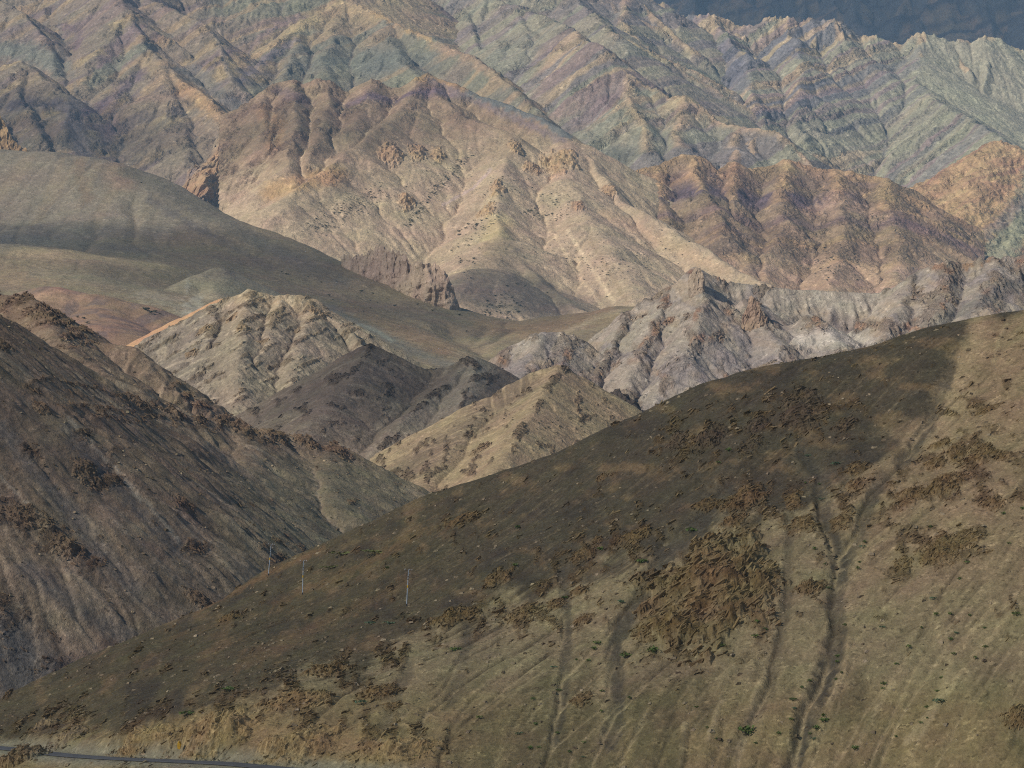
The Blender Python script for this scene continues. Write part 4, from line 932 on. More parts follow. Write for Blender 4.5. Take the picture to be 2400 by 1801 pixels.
# ---- dark twin hill and tan hill in the valley
def dark_hill():
    l = LAY['dark'] = Layer(540, 1320, 1900, 2250, 0.85, 1.15)
    cr = [(560, 1060), (600, 1026), (625, 1004), (690, 950), (760, 892), (820, 840), (850, 815), (868, 808), (885, 813), (920, 836), (960, 858), (1000, 868), (1050, 858), (1085, 841), (1112, 836), (1135, 848), (1170, 870), (1215, 905), (1280, 960)]
    rg = [dict(p=[(u, v, 2170) for u, v in cr], k=0.74, r=2.5),
          dict(p=[(868, 808, 2170), (830, 880, 2110), (770, 950, 2050), (720, 1010, 2000)], k=0.55, r=7),
          dict(p=[(1112, 836, 2170), (1060, 885, 2120), (1000, 935, 2075), (940, 985, 2030), (890, 1040, 1985), (850, 1100, 1940)], k=0.6, r=3),
          dict(p=[(1112, 836, 2170), (1110, 900, 2090), (1080, 970, 2020)], k=0.56, r=4),
          dict(p=[(980, 865, 2170), (930, 930, 2110), (860, 1000, 2040)], k=0.56, r=6)]
    for r_ in rg: r_['sp'] = (24, 80, 0.84, 1.35)
    w = fbm(l.X / 26, l.Y / 26, 4, 19) * 3.5; w2 = fbm(l.X / 26, l.Y / 26, 4, 39) * 3.5
    l.Z, D, S = skeleton(l.X + w, l.Y + w2, rg, l)
    l.Z += (ridged(S / 10, D / 90, 3, 78) - 0.4) * 1.8 * sstep(0, 25, D)
    l.Z, fl = erode(l.Z, l.cx, l.cy, 30000, 50, 0.1, 12, 1)
    U, V = l.uv()
    crag = sstep(0.28, 0.5, fbm(l.X / 14, l.Z / 12, 4, 24) + 0.25 * (1 - sstep(0, 8, D)))
    l.Z += crag * (0.6 + fbm(l.X / 4, l.Z / 4, 4, 9) * 1.4)
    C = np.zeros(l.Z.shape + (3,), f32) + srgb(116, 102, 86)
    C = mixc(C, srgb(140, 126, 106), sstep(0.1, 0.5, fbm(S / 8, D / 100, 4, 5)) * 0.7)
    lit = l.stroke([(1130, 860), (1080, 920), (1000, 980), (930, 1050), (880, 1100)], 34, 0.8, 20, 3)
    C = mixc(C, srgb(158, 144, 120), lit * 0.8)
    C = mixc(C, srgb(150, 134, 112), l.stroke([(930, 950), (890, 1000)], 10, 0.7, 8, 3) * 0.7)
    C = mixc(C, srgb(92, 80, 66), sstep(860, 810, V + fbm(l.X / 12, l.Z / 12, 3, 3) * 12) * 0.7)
    C = mixc(C, srgb(100, 86, 70), crag * 0.7)
    C = lift(C, None, l.X, l.Z, 0.12, 10)
    rl = rills(l, 220, 120, 0.6, seed=26); C = mixc(C, srgb(130, 114, 94), rl * 0.35)
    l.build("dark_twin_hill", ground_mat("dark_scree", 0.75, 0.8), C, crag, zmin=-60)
    l = LAY['tan'] = Layer(800, 1620, 1720, 2020, 0.75, 1.0)
    cr = [(820, 1190), (890, 1132), (950, 1082), (1000, 1042), (1050, 1002), (1100, 967), (1150, 932), (1200, 899), (1250, 873), (1285, 862), (1310, 855), (1330, 863), (1342, 880), (1370, 898), (1410, 925), (1450, 950), (1490, 985), (1560, 1040)]
    rg = [dict(p=[(u, v, 1950) for u, v in cr], k=0.72, r=2),
          dict(p=[(1310, 855, 1950), (1270, 930, 1885), (1215, 1020, 1800), (1160, 1110, 1730)], k=0.6, r=3),
          dict(p=[(1150, 932, 1950), (1110, 1000, 1890), (1040, 1080, 1820), (980, 1150, 1760)], k=0.52, r=7),
          dict(p=[(1415, 942, 1990), (1430, 920, 1990), (1452, 914, 1990), (1470, 928, 1990), (1500, 962, 1985)], k=0.9, r=1.5)]
    for r_ in rg[:3]: r_['sp'] = (20, 60, 0.86, 1.3)
    w = fbm(l.X / 24, l.Y / 24, 4, 20) * 2.6; w2 = fbm(l.X / 24, l.Y / 24, 4, 40) * 2.6
    l.Z, D, S = skeleton(l.X + w, l.Y + w2, rg, l)
    l.Z += (ridged(S / 6, D / 80, 3, 88) - 0.4) * 1.3 * sstep(0, 20, D)
    l.Z, fl = erode(l.Z, l.cx, l.cy, 30000, 50, 0.1, 13, 1)
    U, V = l.uv()
    knob = ((U > 1408) & (V < 975) & (l.Y > 1968)).astype(f32)
    crag = np.clip(sstep(0.3, 0.5, fbm(l.X / 10, l.Z / 9, 4, 24) + 0.3 * (1 - sstep(0, 6, D)) + 0.1 * sstep(1200, 1000, U)) + knob, 0, 1)
    l.Z += crag * (0.4 + fbm(l.X / 3.5, l.Z / 3.5, 4, 9) * (1.2 + 1.6 * knob))
    C = np.zeros(l.Z.shape + (3,), f32) + srgb(150, 130, 100)
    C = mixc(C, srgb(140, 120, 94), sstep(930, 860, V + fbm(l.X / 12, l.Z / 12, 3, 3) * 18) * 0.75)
    C = mixc(C, srgb(118, 102, 82), l.stroke([(1230, 900), (1150, 960), (1060, 1030), (970, 1090), (900, 1140)], 30, 0.8, 14, 3) * 0.85)  # cloud shade and dark rock of the left flank, painted as one band
    C = mixc(C, srgb(178, 154, 118), sstep(0.05, 0.45, fbm(S / 4, D / 60, 4, 5)) * 0.5)
    C = mixc(C, srgb(108, 90, 70), crag * 0.65)
    C = mixc(C, srgb(84, 76, 70), knob * 0.85)
    C = lift(C, None, l.X, l.Z, 0.1, 9)
    rl = rills(l, 220, 110, 0.45, seed=26); C = mixc(C, srgb(180, 156, 120), rl * 0.35)
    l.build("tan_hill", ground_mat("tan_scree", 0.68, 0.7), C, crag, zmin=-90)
dark_hill()

# ---- brown hillside, left
def left_hillside():
    l = LAY["left"] = Layer(-90, 1130, 880, 1780, 0.78, 1.2)
    rg = [dict(p=[(-200, 590, 1790), (-60, 650, 1740), (0, 688, 1710), (60, 700, 1700), (100, 720, 1690), (160, 760, 1680), (220, 800, 1670), (310, 814, 1665), (370, 855, 1660), (430, 902, 1660), (490, 950, 1660), (540, 990, 1660), (600, 1045, 1660)], k=0.74, r=2.5),
          dict(p=[(-450, 480, 1180), (-200, 610, 1320), (-60, 700, 1380), (0, 745, 1400), (100, 812, 1430), (200, 880, 1460), (307, 938, 1490), (362, 957, 1505), (470, 980, 1535), (560, 1000, 1560), (633, 1018, 1585), (705, 1022, 1600), (760, 1036, 1615), (800, 1053, 1622), (850, 1088, 1632), (890, 1120, 1640), (987, 1172, 1650), (1100, 1245, 1660)], k=0.72, r=2.5),
          dict(p=[(60, 690, 1700), (140, 800, 1600), (220, 860, 1560)], k=0.6, r=4),
          dict(p=[(0, 745, 1400), (40, 860, 1330), (110, 980, 1270), (190, 1100, 1215), (250, 1220, 1165)], k=0.62, r=4),
          dict(p=[(-100, 860, 1270), (0, 1010, 1210), (80, 1130, 1160), (150, 1260, 1110), (230, 1360, 1070)], k=0.62, r=4),
          dict(p=[(307, 938, 1490), (360, 1040, 1420), (430, 1130, 1360), (500, 1200, 1310)], k=0.6, r=5),
          dict(p=[(560, 1000, 1560), (570, 1080, 1490), (610, 1150, 1430), (660, 1220, 1370)], k=0.58, r=6),
          dict(p=[(760, 1036, 1615), (760, 1110, 1540), (780, 1180, 1470)], k=0.56, r=7),
          dict(p=[(-200, 1290, 1050), (0, 1420, 1010), (80, 1470, 1000), (150, 1560, 985)], k=0.75, r=2)]
    for r_ in rg: r_['sp'] = (30, 90, 0.88, 1.2)
    w = fbm(l.X / 22, l.Y / 22, 4, 21) * 4; w2 = fbm(l.X / 22, l.Y / 22, 4, 41) * 4
    l.Z, D, S = skeleton(l.X + w, l.Y + w2, rg, l)
    k = Layer(-900, -60, 880, 1780, 4.0, 4.5); k.Z, _, _ = skeleton(k.X, k.Y, rg[:2] + rg[4:5] + rg[-1:]); k.Z = np.maximum(k.Z, -150) - 1.5 + fbm(k.X / 9, k.Y / 9, 4, 5)
    kk = (1200 + F * k.X / k.Y) < -60; ii = np.arange(k.Z.size).reshape(k.Z.shape); q = kk[:-1, :-1]
    o = mesh_obj("hillside_flank", np.stack([k.X, k.Y, k.Z], -1).reshape(-1, 3), np.stack([ii[:-1, :-1][q], ii[:-1, 1:][q], ii[1:, 1:][q], ii[1:, :-1][q]], 1), ground_mat("flank_brown_scree", 0.45, 0.9)); put_cols(o, np.zeros(k.Z.shape + (3,), f32) + srgb(124, 106, 86), 0.0); o["kind"] = "structure"
    l.Z += (ridged(S / 11, D / 110, 3, 98) - 0.4) * 2.8 * sstep(0, 25, D)
    l.Z, fl = erode(l.Z, l.cx, l.cy, 60000, 60, 0.12, 14, 2)
    U, V = l.uv()
    def st(pts, w_, wob=8, soft=0.7): return l.stroke(pts, w_, soft, wob, int(pts[0][0]) % 50)
    cz = np.clip(st([(290, 935), (400, 965), (500, 985), (600, 1015), (720, 1028), (800, 1055)], 16, 14) + st([(0, 690), (90, 730), (180, 790)], 26, 20) + st([(0, 1190), (80, 1240), (160, 1290), (230, 1340)], 22, 18)
                 + st([(230, 1140), (270, 1125)], 14) + st([(380, 900), (420, 910), (480, 960), (540, 995)], 10, 8) + st([(60, 1050), (110, 1080)], 14) + st([(0, 1440), (60, 1500), (120, 1570)], 36, 20)
                 + st([(620, 1290), (660, 1330)], 10) + st([(400, 1280), (480, 1290)], 12) + st([(180, 1000), (220, 1030)], 12), 0, 1)
    st1 = lic(pn(l.X / 1.5, l.Y / 1.5, 3), l.Z, l.cx, l.cy, 16, 1.3); st2 = lic(pn(l.X / 4.5, l.Y / 4.5, 13), l.Z, l.cx, l.cy, 26, 2.6)
    l.Z += st2 * 0.45 + st1 * 0.05
    crag = np.clip(sstep(-0.1, 0.25, fbm(l.X / 9, l.Z / 8, 4, 24)) * cz + sstep(0.5, 0.7, fbm(l.X / 10, l.Z / 8, 4, 25)) * 0.5, 0, 1)
    t = l.Z + 0.6 * l.Y - 0.2 * l.X
    l.Z += crag * (0.5 + fbm(l.X / 4, l.Z / 4, 4, 9) * 0.9 + blocks(l.X / 2.6, t / 2.6, 3)[0] * 1.5 + (ridged(t / 3, l.X / 14, 2, 3) - 0.4) * 1.2)
    l.Z += fbm(l.X / 2.6, l.Y / 4, 3, 10) * 0.25
    U, V = l.uv()
    s1 = fbm(S / 6.5, D / 120, 4, 5)
    C = np.zeros(l.Z.shape + (3,), f32) + srgb(132, 113, 91)
    C = mixc(C, srgb(168, 148, 122), sstep(0.05, 0.5, s1 * 0.6 + st2 * 0.7) * 0.75)
    C = mixc(C, srgb(92, 80, 66), sstep(0.0, 0.45, -fbm(S / 9, D / 150, 4, 15) * 0.6 - st2 * 0.6) * 0.8)
    C = C * (1 + np.clip(0.08 * st1, -0.15, 0.15))[..., None]
    C = mixc(C, srgb(120, 98, 76), sstep(900, 720, V + fbm(l.X / 20, l.Z / 20, 3, 2) * 40) * sstep(420, 200, U) * 0.6)
    C = mixc(C, srgb(132, 124, 96), sstep(450, 700, U) * sstep(1050, 1120, V) * 0.6)
    for pts, wd in (([(0, 1000), (120, 1150), (230, 1290), (330, 1400)], 14), ([(150, 1000), (280, 1150), (420, 1300)], 10), ([(60, 1330), (200, 1440), (300, 1500)], 16)):
        C = mixc(C, srgb(100, 94, 88), l.stroke(pts, wd, 0.8, 10, 5) * 0.6)
    for pts in ([(160, 980), (290, 1120), (330, 1180)], [(300, 1130), (360, 1200), (420, 1270)], [(0, 1120), (100, 1220)]):
        C = mixc(C, srgb(176, 160, 136), l.stroke(pts, 3, 0.8, 4, 5) * 0.7)
    C = mixc(C, srgb(92, 74, 58), crag * 0.8)
    C = mixc(C, srgb(92, 92, 90), l.stroke([(0, 1520), (60, 1580), (110, 1630)], 60, 0.6, 20, 4) * 0.7)
    C = lift(C, None, l.X, l.Z, 0.14, 7)
    rl = rills(l, 600, 190, 0.6, seed=18); C = mixc(C, srgb(166, 148, 124), rl * 0.5)
    l.build("brown_hillside", ground_mat("brown_hillside_scree", 0.45, 0.9), C, crag, zmin=-140)
left_hillside()

# ---- foreground hill, with the road bench cut along its foot
ROAD = [(1330, 1872, 536), (1150, 1850, 545), (1000, 1833, 553), (800, 1815, 563), (650, 1800, 574), (543, 1790, 582), (450, 1785, 590), (330, 1780, 602), (230, 1775, 616), (150, 1769, 631), (90, 1762, 645), (40, 1756, 655), (-30, 1750, 667), (-110, 1743, 684),
        (-150, 1735, 703), (-110, 1728, 722), (-50, 1723, 735), (0, 1720, 744), (45, 1713, 757), (100, 1708, 775)]
def smooth_line(pts, n=14):
    q = np.array([P(*p) for p in pts]); out = []
    for i in range(len(q) - 1):
        p0, p1, p2, p3 = q[max(i - 1, 0)], q[i], q[i + 1], q[min(i + 2, len(q) - 1)]
        for t in np.linspace(0, 1, n, endpoint=False):
            out.append(0.5 * (2 * p1 + (p2 - p0) * t + (2 * p0 - 5 * p1 + 4 * p2 - p3) * t * t + (3 * p1 - p0 - 3 * p2 + p3) * t ** 3))
    out.append(q[-1]); return np.array(out)
ROADW = smooth_line(ROAD)

CHUTES = [  # dark scree chutes: line, half width px, depth m, darkness
    ([(1880, 1060), (1927, 1117), (1932, 1204), (1954, 1258), (1972, 1312), (1966, 1367), (1958, 1421), (1964, 1486), (1949, 1551), (1916, 1627), (1889, 1692), (1862, 1775), (1850, 1830)], 19, 1.5, 0.95),
    ([(2230, 850), (2214, 900), (2177, 998), (2133, 1063), (2068, 1117), (2035, 1182), (2014, 1247), (1985, 1305)], 13, 1.2, 0.8),
    ([(1710, 1139), (1667, 1200), (1620, 1240), (1570, 1290), (1536, 1334), (1504, 1388), (1471, 1443), (1446, 1486), (1439, 1551), (1444, 1660), (1432, 1740)], 18, 1.2, 0.9),
    ([(1318, 1340), (1325, 1399), (1330, 1497), (1325, 1578), (1314, 1660), (1300, 1730)], 13, 0.9, 0.75),
    ([(1855, 1200), (1846, 1312), (1851, 1377), (1840, 1443), (1824, 1524), (1808, 1605), (1760, 1690), (1721, 1760)], 11, 0.8, 0.55),
    ([(1100, 1480), (1085, 1560), (1060, 1640)], 14, 0.6, 0.6),
    ([(960, 1560), (930, 1640), (900, 1700)], 14, 0.5, 0.5)]
RILLS = [([(2334, 1415), (2280, 1480), (2231, 1540), (2205, 1640), (2122, 1746)], 6), ([(2394, 1421), (2330, 1490), (2285, 1540), (2204, 1650), (2150, 1740)], 5), ([(2095, 1600), (2046, 1681), (2003, 1763)], 6),
         ([(2214, 905), (2190, 1000), (2140, 1070)], 4), ([(1990, 1500), (1980, 1580), (1940, 1660)], 5), ([(1780, 1600), (1760, 1680), (1730, 1760)], 7), ([(1690, 1640), (1660, 1740)], 6), ([(1605, 1700), (1595, 1790)], 6), ([(2360, 760), (2340, 800), (2330, 850)], 4)]

def foreground():
    l = LAY['fore'] = Layer(-110, 2510, 506, 880, 0.45, 0.6)
    cols = [(-150, 1726, 745), (0, 1650, 762), (325, 1492, 784), (635, 1332, 806), (987, 1172, 792), (1302, 1061, 772), (1606, 920, 747), (1779, 868, 736), (1953, 830, 727), (2170, 772, 712), (2400, 729, 696), (2600, 690, 688)]
    bot = {987: 570, 1302: 556, 1606: 548, 1779: 544, 1953: 540, 2170: 531, 2400: 521, 2600: 513}
    W = []
    for u, v, Y in cols:
        c = P(u, v, Y); W += [c, c + np.array([u * 0.004, 55, -19]), c + np.array([u * 0.006, 130, -75])]
        if u in bot and u > 1100:
            b = P(u, 1801, bot[u]); W += [b, b + np.array([0, -25, -13])]
            for tt in (0.25, 0.5, 0.75):
                q = b + (c - b) * tt; q[2] += (c[2] - b[2]) * (tt ** 0.84 - tt); W.append(q)
    for p in ROAD[1:14]:
        W += [P(*p), P(*p) + np.array([0, -16, -1.2])]
        W.append(P(*p) + np.array([0, -40, -9]))
    W += [P(*p) for p in ((250, 1722, 634), (400, 1690, 616), (600, 1668, 606), (800, 1690, 592), (1000, 1706, 582), (955, 1420, 688), (711, 1393, 742), (633, 1352, 800), (560, 1560, 660), (300, 1600, 690), (150, 1660, 690), (800, 1550, 640), (1150, 1550, 612), (1150, 1330, 680))]
    l.Z = rbf(l.X, l.Y, W, 2e-5)
    l.Z += fbm(l.X / 30, l.Y / 30, 4, 3) * 1.3
    # the same hill carried on plainly beyond the picture's edges
    k = Layer(-1000, 3400, 430, 900, 3.0, 3.5); k.Z = rbf(k.X, k.Y, W, 2e-5) + fbm(k.X / 30, k.Y / 30, 4, 3) * 1.3
    ku = 1200 + F * k.X / k.Y; k.Z = np.maximum(k.Z, -135) - 3.2 * sstep(-90, -50, ku) * sstep(2470, 2430, ku) - 0.3 + fbm(k.X / 8, k.Y / 8, 4, 5) * 0.4
    kc = np.zeros(k.Z.shape + (3,), f32) + srgb(164, 140, 104); kc = mixc(kc, srgb(112, 98, 74), sstep(0.05, 0.5, fbm(k.X / 30, k.Z / 18, 5, 7)) * 0.5)
    H_, W_ = k.Z.shape; ii = np.arange(H_ * W_).reshape(H_, W_); o = mesh_obj("hill_flank", np.stack([k.X, k.Y, k.Z], -1).reshape(-1, 3), np.stack([ii[:-1, :-1].ravel(), ii[:-1, 1:].ravel(), ii[1:, 1:].ravel(), ii[1:, :-1].ravel()], 1), ground_mat("flank_scree", 0.24, 0.8, 1.6, 0.3))
    put_cols(o, kc, 0.0); o["kind"] = "structure"
    base = l.Z.copy()
    U, V = l.uv()
    # gullies and rills
    masks = []
    for pts, w_, dp, dk in CHUTES:
        m = l.stroke(pts, w_, 0.45, w_ * 0.6, 3) * np.clip(0.95 + 0.8 * fbm(l.X / 6, l.Z / 9, 4, 31), 0.35, 1); masks.append((m, dk))
    rill = np.zeros_like(l.Z)
    for pts, w_ in RILLS: rill = np.maximum(rill, l.stroke(pts, w_, 0.7, 4, 4))
    for (m, dk), (pts, w_, dp, _) in zip(masks, CHUTES): l.Z -= m ** 1.5 * dp * 0.6
    l.Z += rill * 0.35
    n0 = pn(l.X / 1.1, l.Y / 1.1, 3); st1 = lic(n0, base, l.cx, l.cy, 16, 0.9)
    n1 = pn(l.X / 3.2, l.Y / 3.2, 13); st2 = lic(n1, base, l.cx, l.cy, 26, 1.6)
    st3 = lic(pn(l.X / 2.0, l.Y / 2.0, 23), base, l.cx, l.cy, 44, 1.6)
    low = sstep(1480, 1620, V + fbm(l.X / 18, l.Z / 18, 3, 4) * 60) * sstep(980, 1150, U)
    l.Z += st2 * 0.36 + st1 * 0.12 + st3 * 0.25
    l.Z, fl = erode(l.Z, l.cx, l.cy, 60000, 70, 0.08, 15, 1)
    # the rock-strewn belt below the crest and on the right
    U, V = l.uv()
    def st(pts, w_, wob=12, soft=0.7, seed=None): return l.stroke(pts, w_, soft, wob, int(pts[0][0]) % 50 if seed is None else seed)
    belt = np.clip(st([(1300, 1400), (1400, 1300), (1520, 1260)], 60, 30) + st([(1560, 1040), (1700, 1020), (1860, 980), (1960, 960)], 55, 30) + st([(1700, 1170), (1900, 1200), (1980, 1180)], 50, 20) + st([(2100, 1320), (2200, 1280), (2290, 1260)], 40, 20)
                   + st([(2100, 1180), (2220, 1110), (2330, 1060)], 55, 24) + st([(2200, 960), (2360, 950)], 22, 16) + st([(1580, 1500), (1660, 1400), (1720, 1450)], 70, 20) + st([(1060, 1460), (1200, 1450), (1300, 1440)], 34, 20) + st([(2300, 1180), (2380, 1160)], 24, 14)
                   + st([(600, 1640), (760, 1580), (900, 1560), (1000, 1480)], 30, 24) + st([(1040, 1240), (1120, 1210)], 16, 12) + st([(300, 1740), (450, 1700), (600, 1690), (760, 1720), (1000, 1750)], 46, 20) + st([(60, 1690), (130, 1710), (190, 1740)], 30, 14), 0, 1)
    t = l.Z + 0.55 * l.Y - 0.55 * l.X
    crag = sstep(0.02, 0.34, fbm(l.X / 4.5, l.Z / 4.0, 4, 24)) * belt
    crag = np.maximum(crag, sstep(0.5, 0.62, fbm(l.X / 3.0, l.Z / 2.6, 3, 26)) * 0.7 * (1 - low))
    for m, dk in masks: crag = crag * (1 - m * 0.9)
    l.Z += crag * (0.25 + fbm(l.X / 1.9, l.Z / 1.9, 3, 9) * 0.4 + blocks(l.X / 1.9 + l.Z / 5, l.Z / 1.1 - l.X / 3, 3)[0] * 0.5 + (ridged(t / 1.6, l.X / 7, 2, 3) - 0.4) * 0.7)
    l.Z += fbm(l.X / 1.3, l.Y / 1.6, 3, 10) * 0.10
    # road bench
    d, S, rz = segdist(l.X, l.Y, [tuple(p) for p in ROADW[::4]])
    far = sstep(3.4, 8.5, d)
    l.Z = np.where(d < 9, mix(rz - 0.22, l.Z, far), l.Z)
    U, V = l.uv()
    # geology colours
    C = np.zeros(l.Z.shape + (3,), f32) + srgb(152, 134, 98)
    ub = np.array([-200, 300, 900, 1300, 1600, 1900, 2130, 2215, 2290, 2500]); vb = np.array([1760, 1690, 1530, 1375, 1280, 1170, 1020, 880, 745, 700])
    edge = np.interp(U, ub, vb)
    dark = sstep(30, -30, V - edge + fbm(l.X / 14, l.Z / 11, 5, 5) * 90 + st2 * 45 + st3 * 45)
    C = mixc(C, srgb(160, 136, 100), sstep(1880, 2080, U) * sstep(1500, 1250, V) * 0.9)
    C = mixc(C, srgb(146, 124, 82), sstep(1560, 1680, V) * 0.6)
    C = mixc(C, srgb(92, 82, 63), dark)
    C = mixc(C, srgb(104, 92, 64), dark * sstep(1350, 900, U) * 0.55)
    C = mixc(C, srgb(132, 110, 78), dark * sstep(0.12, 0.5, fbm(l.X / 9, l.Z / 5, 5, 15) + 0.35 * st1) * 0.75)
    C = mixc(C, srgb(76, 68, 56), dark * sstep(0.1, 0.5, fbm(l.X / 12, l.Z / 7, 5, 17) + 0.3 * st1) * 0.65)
    C = mixc(C, srgb(124, 98, 66), sstep(0.2, 0.7, fbm(l.X / 30, l.Z / 8, 4, 18) * 0.5 + 0.7 * st2) * sstep(1250, 950, U) * dark * 0.65)
    C = C * (1 + np.clip(0.22 * st1 + 0.18 * st2, -0.4, 0.4))[..., None]
    C = mixc(C, srgb(178, 156, 114), rill * 0.8)
    pale = low * sstep(0.0, 0.4, st3 + fbm(l.X / 10, l.Z / 40, 4, 8) * 0.6) * sstep(2000, 1800, U)
    C = mixc(C, srgb(170, 152, 110), pale * 0.8)
    C = mixc(C, srgb(112, 100, 70), low * sstep(0.0, 0.4, -st3 + fbm(l.X / 9, l.Z / 50, 4, 28) * 0.6) * 0.8)
    C = mixc(C, srgb(128, 102, 70), st([(640, 1420), (780, 1360), (900, 1300), (1000, 1240)], 10, 14, 0.8) * 0.6)
    C = mixc(C, srgb(132, 104, 72), st([(480, 1420), (640, 1340), (760, 1285)], 7, 8, 0.8) * 0.7)
    C = mixc(C, srgb(126, 102, 72), st([(560, 1560), (720, 1480), (860, 1410), (960, 1360)], 13, 16, 0.8) * 0.6)
    for pts, w_, dp, dk in CHUTES: C = mixc(C, srgb(176, 154, 112), l.stroke(pts, w_ * 1.9, 0.5, w_ * 0.9, 3) * sstep(-0.2, 0.4, fbm(l.X / 5, l.Z / 10, 3, 41)) * 0.45 * (1 - 0.6 * dark))
    C = mixc(C, srgb(182, 156, 116), st([(2300, 770), (2262, 850), (2235, 940), (2190, 1030)], 22, 10, 0.6) * 0.7)
    for m, dk in masks: C = mixc(C, srgb(90, 82, 66), m * dk)
    C = mixc(C, srgb(112, 90, 58), crag * 0.7)
    C = mixc(C, srgb(168, 142, 96), st([(200, 1790), (330, 1740), (430, 1710), (560, 1700), (700, 1730), (860, 1760), (1000, 1770)], 26, 18, 0.7) * 0.75)
    rl = rills(l, 420, 190, 0.45, zone=sstep(1000, 1300, U) + 0.3, seed=61) * (d > 9)
    tone = sstep(-0.15, 0.15, fbm(l.X / 9, l.Z / 60, 3, 91) + 0.35 * low - 0.1)
    C = mixc(C, srgb(86, 76, 58), rl * (1 - tone) * 0.75); C = mixc(C, srgb(184, 162, 120), rl * tone * (1 - 0.6 * dark) * 0.7)
    C = mixc(C, srgb(150, 140, 112), sstep(9, 5, d))
    C = lift(C, None, l.X, l.Z, 0.12, 5)
    C = C * (1 + 0.10 * pn(l.X / 0.9, l.Z / 0.9, 77))[..., None]
    l.crag = crag
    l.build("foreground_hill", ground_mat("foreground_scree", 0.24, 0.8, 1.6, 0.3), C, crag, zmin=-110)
foreground()

# ---- valley floor under everything
def valley():
    xs = np.linspace(-4500, 4500, 41); ys = np.concatenate([np.linspace(-2000, 500, 20), np.linspace(560, 16000, 60)])
    X, Y = np.meshgrid(xs, ys)
    Z = np.interp(Y, [-3000, 0, 300, 520, 800, 1100, 1500, 2000, 2600, 3500, 5000, 8000, 13000, 30000], [-40, -4, -80, -92, -125, -130, -100, -70, -60, 20, 120, 400, 700, 900])
    Z = Z + fbm(X / 900, Y / 900, 3, 4) * 8
    H, W_ = Z.shape; i = np.arange(H * W_).reshape(H, W_)
    f = np.stack([i[:-1, :-1].ravel(), i[:-1, 1:].ravel(), i[1:, 1:].ravel(), i[1:, :-1].ravel()], 1)
    o = mesh_obj("valley_ground", np.stack([X, Y, Z], -1).reshape(-1, 3), f, plain_mat("valley_gravel", srgb(150, 130, 104), 0.95, 0, 0.25, 0.02))
    o["kind"] = "structure"
valley()

# ================================================================== the road
def road():
    q = ROADW; d = np.gradient(q, axis=0); d[:, 2] = 0; d /= np.linalg.norm(d, axis=1)[:, None]
    nrm = np.stack([-d[:, 1], d[:, 0], np.zeros(len(d))], 1)
    offs = [(-2.8, -0.10), (-2.5, 0.0), (-1.3, 0.03), (0, 0.05), (1.3, 0.03), (2.5, 0.0), (2.8, -0.10)]
    co = np.concatenate([q + nrm * o + np.array([0, 0, h]) for o, h in offs]); n = len(q)
    f = [(k * n + i, k * n + i + 1, (k + 1) * n + i + 1, (k + 1) * n + i) for k in range(len(offs) - 1) for i in range(n - 1)]
    f = [tuple(reversed(t)) for t in f]
    o = mesh_obj("road", co, f, plain_mat("worn_asphalt", srgb(92, 89, 84), 0.85, 0, 0.22, 0.35)); o["kind"] = "structure"
road()

# ================================================================== rock outcrops and crags
def atv(l, x, y):
    fx = np.clip((x - l.x[0]) / l.cx, 0, len(l.x) - 1.001); fy = np.clip((y - l.y[0]) / l.cy, 0, len(l.y) - 1.001)
    i = fx.astype(int); j = fy.astype(int); a = fx - i; b = fy - j; Z = l.Z
    return Z[j, i] * (1 - a) * (1 - b) + Z[j, i + 1] * a * (1 - b) + Z[j + 1, i] * (1 - a) * b + Z[j + 1, i + 1] * a * b
SLABF = np.array([(0, 2, 3, 1), (4, 5, 7, 6), (0, 1, 5, 4), (2, 6, 7, 3), (0, 4, 6, 2), (1, 3, 7, 5)])
def slabs(cen, A, B, E, dim, rs, jit=0.26):
    """angular slabs of bedded rock: centres, three axes, sizes -> vertices and faces"""
    n = len(cen); sg = np.array([(x, y, z) for z in (-1, 1) for y in (-1, 1) for x in (-1, 1)], f32) * 0.5
    q = sg[None] * (1 + jit * rs.randn(n, 8, 3)) * dim[:, None, :]
    an = rs.randn(n, 2) * 0.22
    A2 = A + B * an[:, :1] + E * an[:, 1:]; B2 = B - A * an[:, :1]; 
    co = cen[:, None] + q[..., :1] * A2[:, None] + q[..., 1:2] * B2[:, None] + q[..., 2:] * E[:, None]
    return co.reshape(-1, 3), (SLABF[None] + 8 * np.arange(n)[:, None, None]).reshape(-1, 4)
